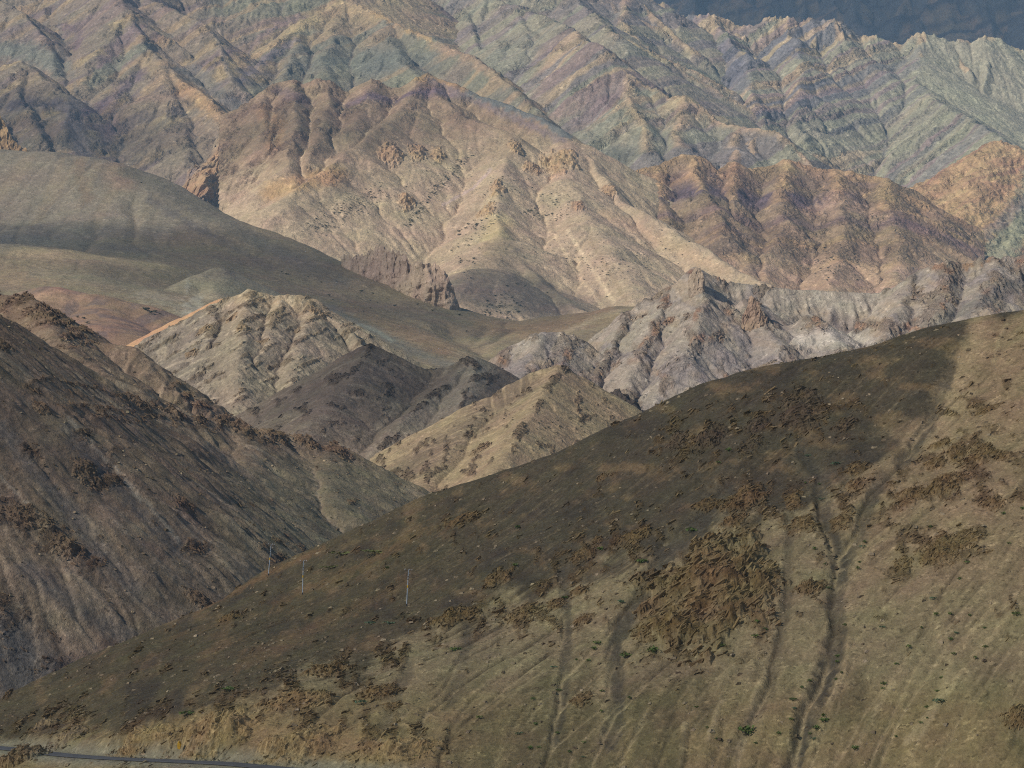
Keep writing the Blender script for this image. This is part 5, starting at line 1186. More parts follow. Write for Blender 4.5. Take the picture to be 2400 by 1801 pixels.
def rubble(lk, n, s0, s1, dip, cols, name="rock_rubble", seed=4, power=1.0):
    """broken ledges where rock shows through the slope, far too many to count"""
    l = LAY[lk]; rs = np.random.RandomState(seed); U, V = proj(l.X, l.Y, l.Z)
    gy, gx = np.gradient(l.Zs, l.cy, l.cx)
    w = np.clip(l.rock, 0, 1) ** power * ((U > -80) & (U < 2480) & (V < 1840))
    c = np.cumsum(w.ravel()); idx = np.clip(np.searchsorted(c, rs.rand(n) * c[-1]), 0, w.size - 1)
    N_ = np.stack([-gx.ravel()[idx], -gy.ravel()[idx], np.ones(n)], 1); N_ /= np.linalg.norm(N_, axis=1)[:, None]
    a = np.array([1.0, 0, 0]) - N_ * N_[:, :1]; a /= np.linalg.norm(a, axis=1)[:, None]; b = np.cross(N_, a)
    A = a * math.cos(dip) + b * math.sin(dip); B = b * math.cos(dip) - a * math.sin(dip)
    E = N_ * 0.6 + np.array([0, -0.3, 0.5]); E /= np.linalg.norm(E, axis=1)[:, None]
    sc = l.Y.ravel()[idx] / F; L = (s0 + (s1 - s0) * rs.rand(n) ** 2.5) * sc
    dim = np.stack([L * 1.2, L * (0.16 + 0.25 * rs.rand(n)), L * (0.28 + 0.25 * rs.rand(n))], 1)
    cen = np.stack([l.X.ravel()[idx] + (rs.rand(n) - .5) * l.cx, l.Y.ravel()[idx] + (rs.rand(n) - .5) * l.cy, l.Z.ravel()[idx]], 1) - E * (dim[:, 2:] * 0.12)
    co, f = slabs(cen, A, B, E, dim, rs)
    t = rs.rand(n); C = cols[0] * (1 - t)[:, None] + cols[1] * t[:, None]; soil = l.C.reshape(-1, 3)[idx]; C = C * 0.55 + soil * 0.45
    o = mesh_obj(name, co, f, ROCKM[lk], smooth=False); put_cols(o, np.repeat(C, 8, 0), 0.0); o["kind"] = "stuff"
    return o
ROCKM = {k: ground_mat(k + "_outcrop_rock", px, 0.6, 1.0, 0.2) for k, px in (('fore', 0.24), ('left', 0.45), ('tan', 0.65), ('pale', 0.85), ('badland', 0.95), ('rolling', 1.3), ('sunlit', 1.8), ('purple', 1.9), ('dark', 0.75), ('colour', 2.4))}
def outcrop(lk, u, v, ru, rv, col, label, H=None, tri=False, dens=0.6, seed=None, dip=0.6, out=0.5, cell=None, name="rock_outcrop", group=None, col2=None):
    """a knoll of bedded rock standing proud of the slope"""
    l = LAY[lk]; p = l.hit(u, v); sc = p[1] / F; seed = int(u * 7 + v) % 200 if seed is None else seed
    n = l.normal(p[0], p[1], 3 * l.cy)
    a = np.array([1.0, 0, 0]) - n * n[0]; a /= np.linalg.norm(a); b = np.cross(n, a)
    if b[2] < 0: b = -b
    ra = ru * sc; rb = rv * sc / max(0.38, b[2]); H = H or 0.42 * min(ra, rb) + 0.25 * sc * 4
    cell = cell or 1.3 * sc * 2.34
    na = int(np.clip(2.5 * ra / cell, 14, 150)); nb = int(np.clip(2.5 * rb / cell, 14, 150))
    s, t = np.meshgrid(np.linspace(-1.25, 1.25, na), np.linspace(-1.25, 1.25, nb))
    x = s * ra; y = t * rb
    se = (s - 0.25 * t) / (0.18 + 0.82 * (1.25 - t) / 2.5) * 0.62 if tri else s
    m = 1 - np.hypot(se, t) + fbm(s * 1.6, t * 1.6, 5, seed) * 0.5 + fbm(s * 6, t * 6, 4, seed + 5) * 0.22
    bed = (x * -math.sin(dip) + y * math.cos(dip)); along = x * math.cos(dip) + y * math.sin(dip)
    g = max(ra, rb)
    w = max(g * 0.11, 6 * sc)
    q1 = bed / w + 0.9 * fbm(x / (w * 4), y / (w * 4), 4, seed + 2); q2 = bed / (w * 0.42) + 1.0 * fbm(x / (w * 2), y / (w * 2), 3, seed + 12)
    saw = lambda q: np.where((q - np.floor(q)) < 0.72, (q - np.floor(q)) / 0.72, (1 - (q - np.floor(q))) / 0.28)
    rug = np.clip(m * 2.5, 0, 1)
    bk1, je1 = blocks(along / (w * 2.6) + 0.3 * fbm(x / (w * 3), y / (w * 3), 2, seed), bed / (w * 1.3), seed); bk2, je2 = blocks(along / (w * 1.0), bed / (w * 0.55), seed + 3)
    blk = fbm(x / (w * 2.6), y / (w * 2.6), 3, seed + 4); cl = ridged(along / (w * 2.6), bed / (w * 5), 2, seed + 5)
    h = np.clip(m, 0, 1) ** 0.7 * H * (0.7 + 0.45 * fbm(x / (g * 0.4), y / (g * 0.4), 3, seed + 3)) + rug * w * (0.20 * saw(q1) + 0.30 * blk + 0.40 * bk1 + (0.1 if lk in ('fore', 'left') else 0.3) * bk2)
    h = np.where(m > 0, h, m * 0.5 * H) - 0.10 * w
    e = n * (1 - out) + np.array([0, -0.35, 0.75]) * out; e /= np.linalg.norm(e)
    px = p[0] + a[0] * x + b[0] * y; py = p[1] + a[1] * x + b[1] * y; Zk = l.Z; l.Z = getattr(l, 'Zs', Zk); pz = atv(l, px, py); l.Z = Zk
    co = np.stack([px + e[0] * h, py + e[1] * h, pz + e[2] * h], -1)
    i = np.arange(na * nb).reshape(nb, na); kp = m > -0.22
    q = kp[:-1, :-1] & kp[1:, :-1] & kp[:-1, 1:] & kp[1:, 1:]
    f = np.stack([i[:-1, :-1][q], i[:-1, 1:][q], i[1:, 1:][q], i[1:, :-1][q]], 1)
    if len(f) == 0: return
    used = np.unique(f); new = np.zeros(na * nb, int); new[used] = np.arange(len(used))
    C = np.zeros((nb, na, 3), f32) + col
    C = mixc(C, col2 if col2 is not None else np.asarray(col) * 1.7, sstep(0.05, 0.45, fbm(bed / (w * 0.7), along / (w * 6), 3, seed + 8)) * 0.75)
    C = mixc(C, np.asarray(col) * 0.68, sstep(0.1, 0.5, fbm(x / (w * 2), y / (w * 2), 4, seed + 9)) * 0.6)
    C = C * (1 + 0.2 * pn(x / (w * 0.4), y / (w * 0.4), seed))[..., None]
    jj = np.clip(((py - l.y[0]) / l.cy).round().astype(int), 0, len(l.y) - 1); ii = np.clip(((px - l.x[0]) / l.cx).round().astype(int), 0, len(l.x) - 1)
    soil = l.C[jj, ii]; C = soil + (C - soil) * (sstep(0.0, 0.35, m) * (0.55 + 0.45 * sstep(-0.4, 0.2, blk)))[..., None]
    # broken slabs lying along the bedding
    rs = np.random.RandomState(seed + 1); ok = np.flatnonzero((m > 0.04).ravel()); Ls = float(np.clip(g / sc * 0.13, 10, 20)) * sc
    ns = max(1, int(np.clip(len(ok) and (m > 0.04).mean() * 6.25 * ra * rb / (Ls * Ls * 0.22), 12, 1400) * dens)) if lk not in ('sunlit', 'colour') else 1
    pick = rs.choice(ok, ns); ad = a * math.cos(dip) + b * math.sin(dip); bd = b * math.cos(dip) - a * math.sin(dip)
    rr_ = rs.rand(ns); L = Ls * (0.25 + 1.0 * rr_ ** 3); dim = np.stack([L * 1.2, L * (0.14 + 0.20 * rs.rand(ns)), L * (0.26 + 0.2 * rs.rand(ns))], 1)
    cen = co.reshape(-1, 3)[pick] - e * (dim[:, 2:] * (0.12 + 0.25 * rs.rand(ns, 1))) + (a * rs.randn(ns, 1) + b * rs.randn(ns, 1)) * cell * 0.5
    sco, sf = slabs(cen, np.tile(ad, (ns, 1)), np.tile(bd, (ns, 1)), np.tile(e, (ns, 1)), dim, rs)
    t_ = rs.rand(ns, 1); sC = np.asarray(col) * 0.92 * (1 - t_) + (np.asarray(col2) if col2 is not None else np.asarray(col) * 1.5) * t_
    sC = sC * 0.68 + soil.reshape(-1, 3)[pick] * 0.32
    base_n = len(used); fa = np.concatenate([new[f], sf + base_n]); Ca = np.concatenate([C.reshape(-1, 3)[used], np.repeat(sC, 8, 0)])
    o = mesh_obj(name, np.concatenate([co.reshape(-1, 3)[used], sco]), fa, ROCKM[lk if lk in ROCKM else 'fore'], smooth=False)
    put_cols(o, Ca, 0.2); o["label"] = label; o["category"] = "rock outcrop"
    if group: o["group"] = group
    return o
def crag(lk, top, bot, depth, col, label, lean=0.35, joints=14.0, amp=1.0, Y=None, seed=1, name="rock_cliff", col2=None, cat="cliff"):
    """a standing wall of jointed rock: front, back and top"""
    l = LAY[lk]; us = np.array([p[0] for p in top]); vs = np.array([p[1] for p in top]); ub = np.array([p[0] for p in bot]); vb = np.array([p[1] for p in bot])
    Y0 = Y or float(np.median([l.hit(u, v)[1] for u, v in bot])); sc = Y0 / F; cell = sc * 2.34 * 1.1
    nu = int(np.clip((us[-1] - us[0]) * sc / cell, 16, 220)); hh = (np.interp(us, ub, vb) - vs).max() * sc
    nv = int(np.clip(hh / cell * 1.2, 16, 160))
    U = np.linspace(us[0], us[-1], nu); tv = np.interp(U, us, vs); bv = np.interp(U, ub, vb)
    tv = tv + np.minimum(0.3 * (bv - tv), 9) * fbm(U / 9, U * 0 + seed, 3, seed) * 1.6; bv = bv + 4
    Yb = np.array([min(l.hit(u, v)[1], Y0 + 60 * sc * 3) for u, v in zip(U, bv)]); Yb = np.convolve(np.pad(Yb, 6, mode='edge'), np.ones(13) / 13, 'valid')
    t = np.linspace(0, 1, nv)[:, None]; s = np.linspace(0, 1, nu)[None]
    top3 = np.array([P(u, v, y) for u, v, y in zip(U, tv, Yb)]); bot3 = np.array([P(u, v, y) for u, v, y in zip(U, bv, Yb)])
    X = top3[None, :, 0] + (bot3[None, :, 0] - top3[None, :, 0]) * t; Z = top3[None, :, 2] + (bot3[None, :, 2] - top3[None, :, 2]) * t
    hgt = (top3[None, :, 2] - bot3[None, :, 2]) * (1 - t)
    J = joints * sc
    rel = (ridged(X / J + fbm(X / (2 * J), Z / (3 * J), 2, seed) * 0.6, Z / (J * 3.5), 3, seed) - 0.35) * J * 0.55 + fbm(X / (J * 2.2), Z / (J * 3), 3, seed + 3) * J * 0.8 + fbm(X / (J * .5), Z / (J * .5), 3, seed + 4) * J * 0.22
    edge = sstep(0, 0.10, s) * sstep(1, 0.9, s)
    bulge = depth * np.sqrt(np.clip(1 - (2 * s - 1) ** 2, 0, 1)) * 0.5
    Yf = Yb[None] + lean * hgt - bulge * (0.35 + 0.65 * t) - rel * amp * (0.3 + 0.7 * edge) + depth * 0.25
    thick = depth * (0.12 + 0.9 * t) * (0.15 + 0.85 * edge) + cell
    Yk = np.maximum(Yf + thick, Yb[None] + lean * hgt + cell)
    Zb = Z + 0
    k = (Yf / Yb[None])                                     # keep the outline where the rock leans back
    front = np.stack([X * k, Yf, Z * k], -1); kb = Yk / Yb[None]
    back = np.stack([X * kb, Yk, Z * kb - 0.15 * thick], -1)
    sink = np.where(t > 0.97, 4 * sc, 0)
    front[..., 2] -= sink; back[..., 2] -= sink
    co = np.concatenate([front.reshape(-1, 3), back.reshape(-1, 3)]); n = nu * nv
    i = np.arange(n).reshape(nv, nu)
    def quads(g, flip):
        q = [g[:-1, :-1].ravel(), g[:-1, 1:].ravel(), g[1:, 1:].ravel(), g[1:, :-1].ravel()]
        return np.stack(q[::-1] if flip else q, 1)
    rim = []
    for A in (i[0], i[:, -1], i[-1][::-1], i[:, 0][::-1]):
        rim.append(np.stack([A[1:], A[:-1], A[:-1] + n, A[1:] + n], 1))
    f = np.concatenate([quads(i, True), quads(i + n, False)] + rim)
    C = np.zeros((nv, nu, 3), f32) + col
    C = mixc(C, col2 if col2 is not None else np.asarray(col) * 1.35, sstep(0, 0.5, fbm(X / (J * 1.2), Z / (J * 4), 3, seed + 7)) * 0.7)
    C = mixc(C, np.asarray(col) * 0.6, sstep(0.1, 0.5, fbm(X / (J * .8), Z / (J * 5), 4, seed + 8)) * 0.6)
    o = mesh_obj(name, co, f, ROCKM[lk if lk in ROCKM else 'sunlit'], smooth=False); put_cols(o, np.concatenate([C.reshape(-1, 3)] * 2), 0.35)
    o["label"] = label; o["category"] = cat
    return o
BR = srgb(118, 95, 62); BR2 = srgb(158, 130, 88); DK = srgb(92, 78, 60); DK2 = srgb(126, 106, 80)
outcrop('fore', 1655, 1385, 172, 118, BR, "largest domed brown rock outcrop, layered, between two dark scree chutes", H=6.0, dip=0.45, col2=BR2, dens=0.85)
outcrop('fore', 1525, 1482, 48, 28, BR, "low rocky knob at the lower left foot of the domed outcrop", dip=0.3, col2=BR2)
for u, v, ru, rv, c, lb in (
    (1363, 1302, 32, 23, BR, "round brown boulder-like outcrop left of the domed outcrop, with a smaller one above it"),
    (1402, 1268, 15, 12, BR, "small round rock just above the round brown outcrop left of the dome"),
    (1656, 1184, 34, 20, BR, "brown rock patch above the dome, beside the pale grey scree chute"),
    (1742, 1176, 58, 36, BR, "broken brown rock group above the domed outcrop"),
    (1722, 1222, 34, 20, BR, "rubbly rock ledge directly above the right shoulder of the dome"),
    (1862, 1175, 24, 24, BR, "small craggy rock left of the main dark scree chute fork"),
    (1880, 1232, 40, 17, BR, "low broken rocks between dome and main dark chute"),
    (1974, 1222, 34, 18, BR, "brown rock wedge inside the fork of the dark chutes"),
    (2008, 1101, 32, 16, BR, "flat-topped rock at the head of the chute fork"),
    (2003, 1139, 28, 11, BR, "thin broken ledge below the flat-topped rock of the fork"),
    (2301, 1068, 34, 27, BR, "rounded dark brown rock, rightmost of the upper right outcrop row"),
    (2242, 1066, 28, 22, BR, "brown rock in the middle of the upper right outcrop row"),
    (2196, 1086, 26, 20, BR, "leftmost brown rock of the upper right outcrop row"),
    (2204, 1045, 26, 9, BR, "thin flat ledge above the upper right outcrop row"),
    (2220, 1136, 62, 24, BR, "long rubbly rock belt below the upper right outcrop row"),
    (2130, 1165, 36, 22, BR, "scattered rocks at the left end of the upper right rubble belt"),
    (2317, 960, 38, 7, BR, "thin broken rock line on the orange slope at upper right"),
    (2350, 1070, 20, 13, BR, "small rock near the right edge beyond the outcrop row"),
    (2263, 1266, 32, 28, BR, "bulky brown rock on the right slope, upper end of its group"),
    (2204, 1290, 52, 30, BR, "wide rough outcrop on the right slope, middle of its group"),
    (2115, 1325, 26, 14, BR, "small low outcrop, left end of the right slope group"),
    (2330, 1180, 26, 18, BR, "loose rock cluster near the right edge above the bare slope"),
    (1900, 1377, 40, 17, BR, "low rocks right of the dome, touching the main chute"),
    (1764, 1046, 30, 15, DK, "dark rounded crag just under the dark crest"),
    (1880, 975, 62, 46, DK, "big dark crag mass high on the dark slope near the crest"),
    (1661, 1028, 52, 26, DK, "dark flat crag left of the big dark crag mass"),
    (1588, 1036, 28, 22, DK, "leftmost dark crag below the crest line"),
    (1770, 1000, 34, 20, DK, "dark rocks between the flat crag and the big crag mass"),
    (1980, 1000, 34, 16, DK, "dark low rocks right of the big crag mass"),
    (1303, 1417, 24, 20, BR, "upright brown rock above the left scree chute"),
    (1226, 1444, 44, 26, BR, "wide rough rock at the left of the middle slope"),
    (1368, 1453, 26, 13, BR, "small rocks between the two left scree chutes"),
    (1357, 1388, 25, 15, BR, "little brown ledge left of the left scree chute"),
    (1362, 1643, 26, 17, BR, "slanting layered rock low on the slope by the left chute"),
    (1411, 1122, 16, 11, BR, "lone small rock on the dark slope above the dome"),
    (1487, 1262, 42, 18, BR, "red-brown rubble patch left of the upper chute"),
    (2385, 1684, 34, 26, BR, "dark layered rock at the right edge low on the slope"),
    (1080, 1222, 44, 13, BR, "red-brown slanting rock on the left slope near the skyline"),
    (768, 1573, 54, 22, BR, "low brown rock mound on the lower left slope"),
    (890, 1626, 60, 17, BR, "long brown ledge right of the low mound on lower left slope"),
    (1063, 1448, 66, 20, BR, "jagged brown rib below the nearest pole"),
    (700, 1640, 90, 20, srgb(150, 124, 82), "tan folded rock ledge above the road cut"),
    (922, 1660, 24, 13, BR, "small dark rock below the long brown ledge"),
    (540, 1448, 34, 12, BR, "small red-brown rock on the left slope below the poles"),
    (1170, 1360, 40, 18, BR, "dim brown rocks on the slope right of the nearest pole")):
    outcrop('fore', u, v, ru, rv, c, lb, dip=(0.5 if u > 1200 else 0.7) + 0.35 * math.sin(u * 1.7 + v), col2=BR2 if c is BR else (DK2 if c is DK else srgb(176, 150, 102)))
TAN = srgb(158, 132, 90); TAN2 = srgb(196, 168, 118)
for u, v, ru, rv, H, lb in ((330, 1742, 100, 34, 3.0, "tan rock face of the road cut, left part with a rounded top"), (500, 1722, 110, 46, 3.6, "tall tan road cut face beside a yellow paint mark"), (700, 1740, 120, 36, 2.6, "rough tan road cut face in the middle"), (930, 1762, 120, 26, 2.2, "low grey-tan road cut at the right end of the road"),
                            (110, 1704, 40, 22, 2.6, "brown rock knob above the road bend at the left edge"), (170, 1728, 40, 24, 2.0, "pale grey rock spur ending at the road bend")):
    outcrop('fore', u, v, ru, rv, TAN if u > 200 else srgb(134, 116, 90), lb, H=H, dip=1.0, col2=TAN2, out=0.3, dens=0.12)
outcrop('fore', 50, 1775, 64, 26, srgb(128, 106, 78), "dark brown rock mound between camera and the road at lower left", H=4.2, dip=0.5, out=0.7, col2=srgb(168, 142, 104))
# crags on the brown hillside
for u, v, ru, rv, lb in ((330, 948, 36, 12, "dark flat crag where the left spur crest begins"), (400, 965, 40, 14, "dark ledge on the left spur crest beside the flat crag"), (555, 1003, 62, 18, "long dark crag along the crest of the left spur"), (640, 1022, 50, 15, "dark crag right of the long crest crag"), (715, 1032, 34, 13, "dark crag on the last shoulder of the left spur"),
                         (800, 1062, 30, 16, "dark rocks on the falling end of the left spur"), (8, 805, 26, 22, "black-brown rock block at the left edge with a shadow"), (200, 1110, 34, 26, "brown crag mid-slope on the left hillside casting a shadow"), (60, 1215, 60, 24, "row of dark crags low on the left hillside"), (160, 1285, 48, 22, "dark crag at the lower end of the crag row"), (100, 960, 22, 18, "small crag high on the left hillside"),
                         (270, 1128, 24, 12, "dark ledge right of the shadowed mid-slope crag"), (430, 1190, 30, 14, "brown rock on the lower middle of the left hillside"), (650, 1270, 20, 10, "dark rock patch behind the leftmost pole"), (110, 745, 40, 18, "dark rough crag on the upper left skyline"), (470, 1410, 50, 14, "dark rocks at the foot of the left hillside")):
    outcrop('left', u, v, ru, rv, srgb(106, 86, 66), lb, dip=-0.5, col2=srgb(140, 116, 90))
# crags farther off
for u, v, ru, rv, lb in ((545, 748, 24, 9, "slanting tan crag on the pale peak, upper of two"), (570, 770, 26, 13, "slanting tan crag on the pale peak, lower of two"), (480, 775, 30, 12, "grey crag on the left flank of the pale peak"), (745, 735, 26, 22, "dark-sided rock shoulder at the right of the pale peak"), (615, 805, 22, 10, "small crag in the middle of the pale peak"), (450, 830, 22, 12, "small grey crag low on the left of the pale peak"), (700, 775, 18, 8, "small crag under the right shoulder of the pale peak")):
    outcrop('pale', u, v, ru * 0.85, rv * 0.8, srgb(142, 120, 90), lb, dens=0.3, dip=0.7, col2=srgb(178, 150, 110))
outcrop('tan', 1125, 1058, 30, 12, srgb(112, 94, 70), "dark rock patch on the left of the tan hill")
outcrop('tan', 1325, 868, 14, 12, srgb(96, 82, 68), "dark rock cap on the top of the tan hill")
ORG = srgb(172, 138, 102); ORG2 = srgb(192, 158, 118)
crag('rolling', [(800, 598), (830, 604), (868, 588), (890, 577), (911, 590), (928, 587), (950, 598), (966, 625), (977, 614), (998, 619), (1025, 620), (1042, 636), (1058, 663), (1069, 700), (1080, 724)], [(800, 622), (868, 650), (908, 664), (963, 690), (1017, 712), (1080, 728)], 45, srgb(170, 146, 122), "pink-brown jointed cliff standing at the edge of the rolling hill", joints=26, seed=3, col2=srgb(192, 166, 138))
outcrop('colour', 488, 420, 80, 92, ORG, "broad orange wedge-shaped crag with a dark shadow on its right side", H=34, tri=True, dip=1.1, out=0.3, col2=ORG2, name="rock_crag", seed=21)
crag('colour', [(-30, 240), (0, 262), (12, 290), (30, 318), (52, 345), (70, 358)], [(-30, 380), (30, 372), (72, 362)], 60, srgb(150, 122, 88), "tan cliff at the left edge above the grey-green dome", lean=0.5, joints=16, Y=5200, seed=6)
for top, bot, d, lb, sd in (
    ([(1146, 452), (1152, 436), (1158, 424), (1163, 416), (1168, 428), (1174, 440), (1183, 450)], [(1146, 456), (1165, 462), (1183, 455)], 18, "pointed rock spire on the sunlit slope", 7),
    ([(1115, 505), (1122, 490), (1130, 478), (1142, 468), (1155, 466), (1160, 480), (1166, 492)], [(1112, 510), (1140, 508), (1168, 500)], 20, "broken pinkish crag just below the pointed spire", 8),
    ([(1340, 480), (1346, 470), (1354, 467), (1362, 472), (1370, 486)], [(1338, 486), (1355, 494), (1372, 489)], 22, "blocky rock casting a dark shadow on the right of the sunlit slope", 9),
    ([(1262, 345), (1270, 332), (1282, 330), (1295, 345), (1310, 358), (1325, 370), (1340, 382), (1352, 390), (1360, 402)], [(1258, 352), (1290, 376), (1330, 398), (1360, 408)], 26, "row of orange crags on the right ridge of the sunlit mountain", 10),
    ([(1225, 385), (1238, 372), (1252, 368), (1262, 380), (1270, 402)], [(1222, 400), (1245, 408), (1270, 408)], 24, "orange crag under the ridge, left of the crag row", 11),
    ([(1190, 335), (1198, 318), (1206, 330), (1214, 345), (1225, 352)], [(1188, 348), (1205, 356), (1226, 358)], 22, "small crag at the top of the sunlit spur", 12),
    ([(890, 372), (902, 345), (912, 318), (920, 335), (930, 350), (945, 345)], [(886, 382), (915, 384), (946, 372)], 30, "ragged tan crag on the left face of the sunlit mountain", 13),
    ([(960, 345), (970, 336), (980, 332), (990, 345), (1000, 352)], [(956, 372), (980, 376), (1000, 370)], 26, "tan crag right of the ragged crag", 14),
    ([(1012, 372), (1018, 348), (1028, 338), (1036, 352), (1042, 368)], [(1010, 378), (1028, 380), (1044, 376)], 22, "tan crag with a dark cleft left of the sunlit spur", 15),
    ([(938, 478), (950, 455), (957, 440), (964, 450), (972, 465)], [(934, 492), (955, 490), (974, 476)], 22, "reddish crag lower on the left face", 16),
    ([(1410, 440), (1416, 425), (1424, 430), (1434, 448), (1446, 466)], [(1408, 448), (1428, 462), (1448, 470)], 20, "dark-sided crag where the sunlit slope meets the purple mountain", 17)):
    us_ = [p[0] for p in top + bot]; vs_ = [p[1] for p in top + bot]
    outcrop('sunlit', (min(us_) + max(us_)) / 2, (min(vs_) + 2 * max(vs_)) / 3, (max(us_) - min(us_)) * 0.56, (max(vs_) - min(vs_)) * 0.6, srgb(178, 146, 110), lb, H=(max(vs_) - min(vs_)) * 0.22, seed=sd * 3, dip=1.2, out=0.6, name="rock_crag", col2=srgb(200, 164, 120))
crag('badland', [(1738, 745), (1748, 720), (1756, 702), (1762, 694), (1768, 700), (1776, 716), (1786, 728), (1800, 745)], [(1735, 765), (1765, 770), (1802, 755)], 12, srgb(152, 128, 104), "tan rock spire on the pale grey ridge", lean=0.4, joints=9, seed=21, name="rock_crag", cat="crag")
crag('badland', [(1612, 660), (1620, 640), (1630, 624), (1637, 622), (1645, 634), (1652, 655)], [(1605, 690), (1632, 690), (1655, 680)], 12, srgb(158, 138, 116), "sharp grey-brown summit tooth of the pale grey ridge", lean=0.5, joints=9, seed=22, name="rock_crag", cat="crag")
for u, v, ru, rv, lb in ((1560, 720, 30, 20, "brown crag under the summit tooth of the pale ridge"), (1540, 690, 28, 14, "brown rocks on the left skyline of the pale ridge"), (1500, 745, 26, 22, "brown crag strip on the left side of the pale ridge"), (1445, 860, 22, 24, "orange-brown rock at the lower left of the pale ridge"), (1610, 745, 16, 34, "dark upright rock rib left of the pale ridge middle"), (1690, 790, 18, 24, "brown rib left of the orange spire"), (1800, 860, 34, 14, "brown patch low in the middle of the pale ridge"), (1900, 760, 30, 12, "rust crag below the bowl of the pale ridge"), (2060, 760, 24, 26, "brown crag at the left foot of the right pale ridge"), (2150, 690, 30, 26, "dark ribbed crag on the right pale ridge"), (2230, 690, 34, 26, "striped brown crag near the right end of the pale ridge"), (2330, 660, 18, 20, "orange-brown rock at the right edge of the pale ridge")):
    outcrop('badland', u, v, ru * 0.75, rv * 0.8, srgb(132, 113, 94), lb, H=1.2, dens=0.3, dip=0.9, col2=srgb(164, 138, 110))
rubble('fore', 6500, 4, 15, 0.5, (srgb(98, 80, 54), srgb(164, 138, 96)), seed=4)
rubble('left', 4500, 4, 13, -0.5, (srgb(88, 70, 54), srgb(146, 122, 94)), seed=5)
rubble('badland', 1200, 3, 9, 0.9, (srgb(104, 86, 70), srgb(160, 138, 112)), seed=6)
rubble('pale', 400, 3, 8, 0.7, (srgb(110, 92, 70), srgb(170, 146, 110)), seed=7)
rubble('dark', 700, 4, 9, 0.5, (srgb(82, 70, 58), srgb(128, 112, 92)), seed=8); rubble('tan', 700, 3.5, 9, 0.5, (srgb(96, 80, 62), srgb(150, 128, 96)), seed=9)
print("rocks t=%.1f" % (time.time() - T0))

# ================================================================== power poles
def pole(u, v, Y, Ht, lean, face, label):
    l = LAY['fore']; p = l.hit(u, v) if Y is None else P(u, v, Y)
    p[2] = l.at(p[0], p[1])
    e = bpy.data.objects.new("power_pole", None); COL.objects.link(e); e.location = p; e.rotation_euler = (0, R(lean), R(face))
    e["label"] = label; e["category"] = "power pole"; e["group"] = "power poles on the dark slope"
    def tube(name, r0, r1, a, b, mat, n=12, par=e):
        a = np.array(a, float); b = np.array(b, float); d = b - a; L = np.linalg.norm(d); d /= L
        s = np.cross(d, [0.3, 0.9, 0.1]); s /= np.linalg.norm(s); t = np.cross(d, s); ang = np.linspace(0, 2 * np.pi, n, endpoint=False)
        ring = np.cos(ang)[:, None] * s + np.sin(ang)[:, None] * t
        co = np.concatenate([a + ring * r0, b + ring * r1, [a], [b]])
        f = [(i, (i + 1) % n, n + (i + 1) % n, n + i) for i in range(n)] + [((i + 1) % n, i, 2 * n, 2 * n) for i in range(n)] + [(n + i, n + (i + 1) % n, 2 * n + 1, 2 * n + 1) for i in range(n)]
        me = bpy.data.meshes.new(name); me.from_pydata([tuple(c) for c in co], [], [tuple(dict.fromkeys(q)) for q in f]); me.materials.append(mat)
        o = bpy.data.objects.new(name, me); COL.objects.link(o); o.parent = par; return o
    tube("base_sleeve", 0.15, 0.15, (0, 0, -0.6), (0, 0, 0.55), PM['black'])
    tube("shaft", 0.12, 0.10, (0, 0, 0.55), (0, 0, Ht * 0.62), PM['steel'])
    tube("upper_shaft", 0.095, 0.075, (0, 0, Ht * 0.62), (0, 0, Ht), PM['steel'])
    tube("warning_band", 0.128, 0.126, (0, 0, Ht * 0.50), (0, 0, Ht * 0.57), PM['yellow'])
    tube("clamp", 0.14, 0.14, (0, 0, Ht * 0.72), (0, 0, Ht * 0.735), PM['black']); tube("clamp", 0.14, 0.14, (0, 0, Ht * 0.80), (0, 0, Ht * 0.815), PM['black'])
    arm = tube("crossarm", 0.05, 0.05, (-0.95, 0, Ht - 0.12), (0.95, 0, Ht - 0.12), PM['rust'], 8)
    tube("brace", 0.03, 0.03, (-0.6, 0, Ht - 0.14), (0, 0, Ht - 0.75), PM['rust'], 6); tube("brace", 0.03, 0.03, (0.6, 0, Ht - 0.14), (0, 0, Ht - 0.75), PM['rust'], 6)
    for x in (-0.85, 0.35, 0.85):
        tube("insulator", 0.07, 0.045, (x, 0, Ht - 0.08), (x, 0, Ht + 0.20), PM['white'], 8, e)
    tube("side_insulator", 0.06, 0.06, (0.28, 0, Ht - 0.9), (0.5, 0, Ht - 0.82), PM['white'], 8)
    return e
PM = dict(black=plain_mat("black_paint", (0.02, 0.02, 0.022), 0.6), steel=plain_mat("galvanised_steel", srgb(174, 184, 190), 0.6, 0.2, 0.1, 6), yellow=plain_mat("yellow_paint", srgb(226, 178, 30), 0.6), rust=plain_mat("rusty_steel", srgb(108, 92, 80), 0.8, 0.2), white=plain_mat("white_porcelain", (0.8, 0.78, 0.74), 0.3))
pole(629, 1350, None, 8.8, 5.0, 8, "leftmost leaning steel power pole on the skyline of the dark slope")
pole(709, 1394, None, 8.8, 1.5, 4, "middle steel power pole with yellow band on the dark slope")
pole(953, 1421, None, 8.8, 3.0, 10, "rightmost steel power pole, nearest, lower on the dark slope")

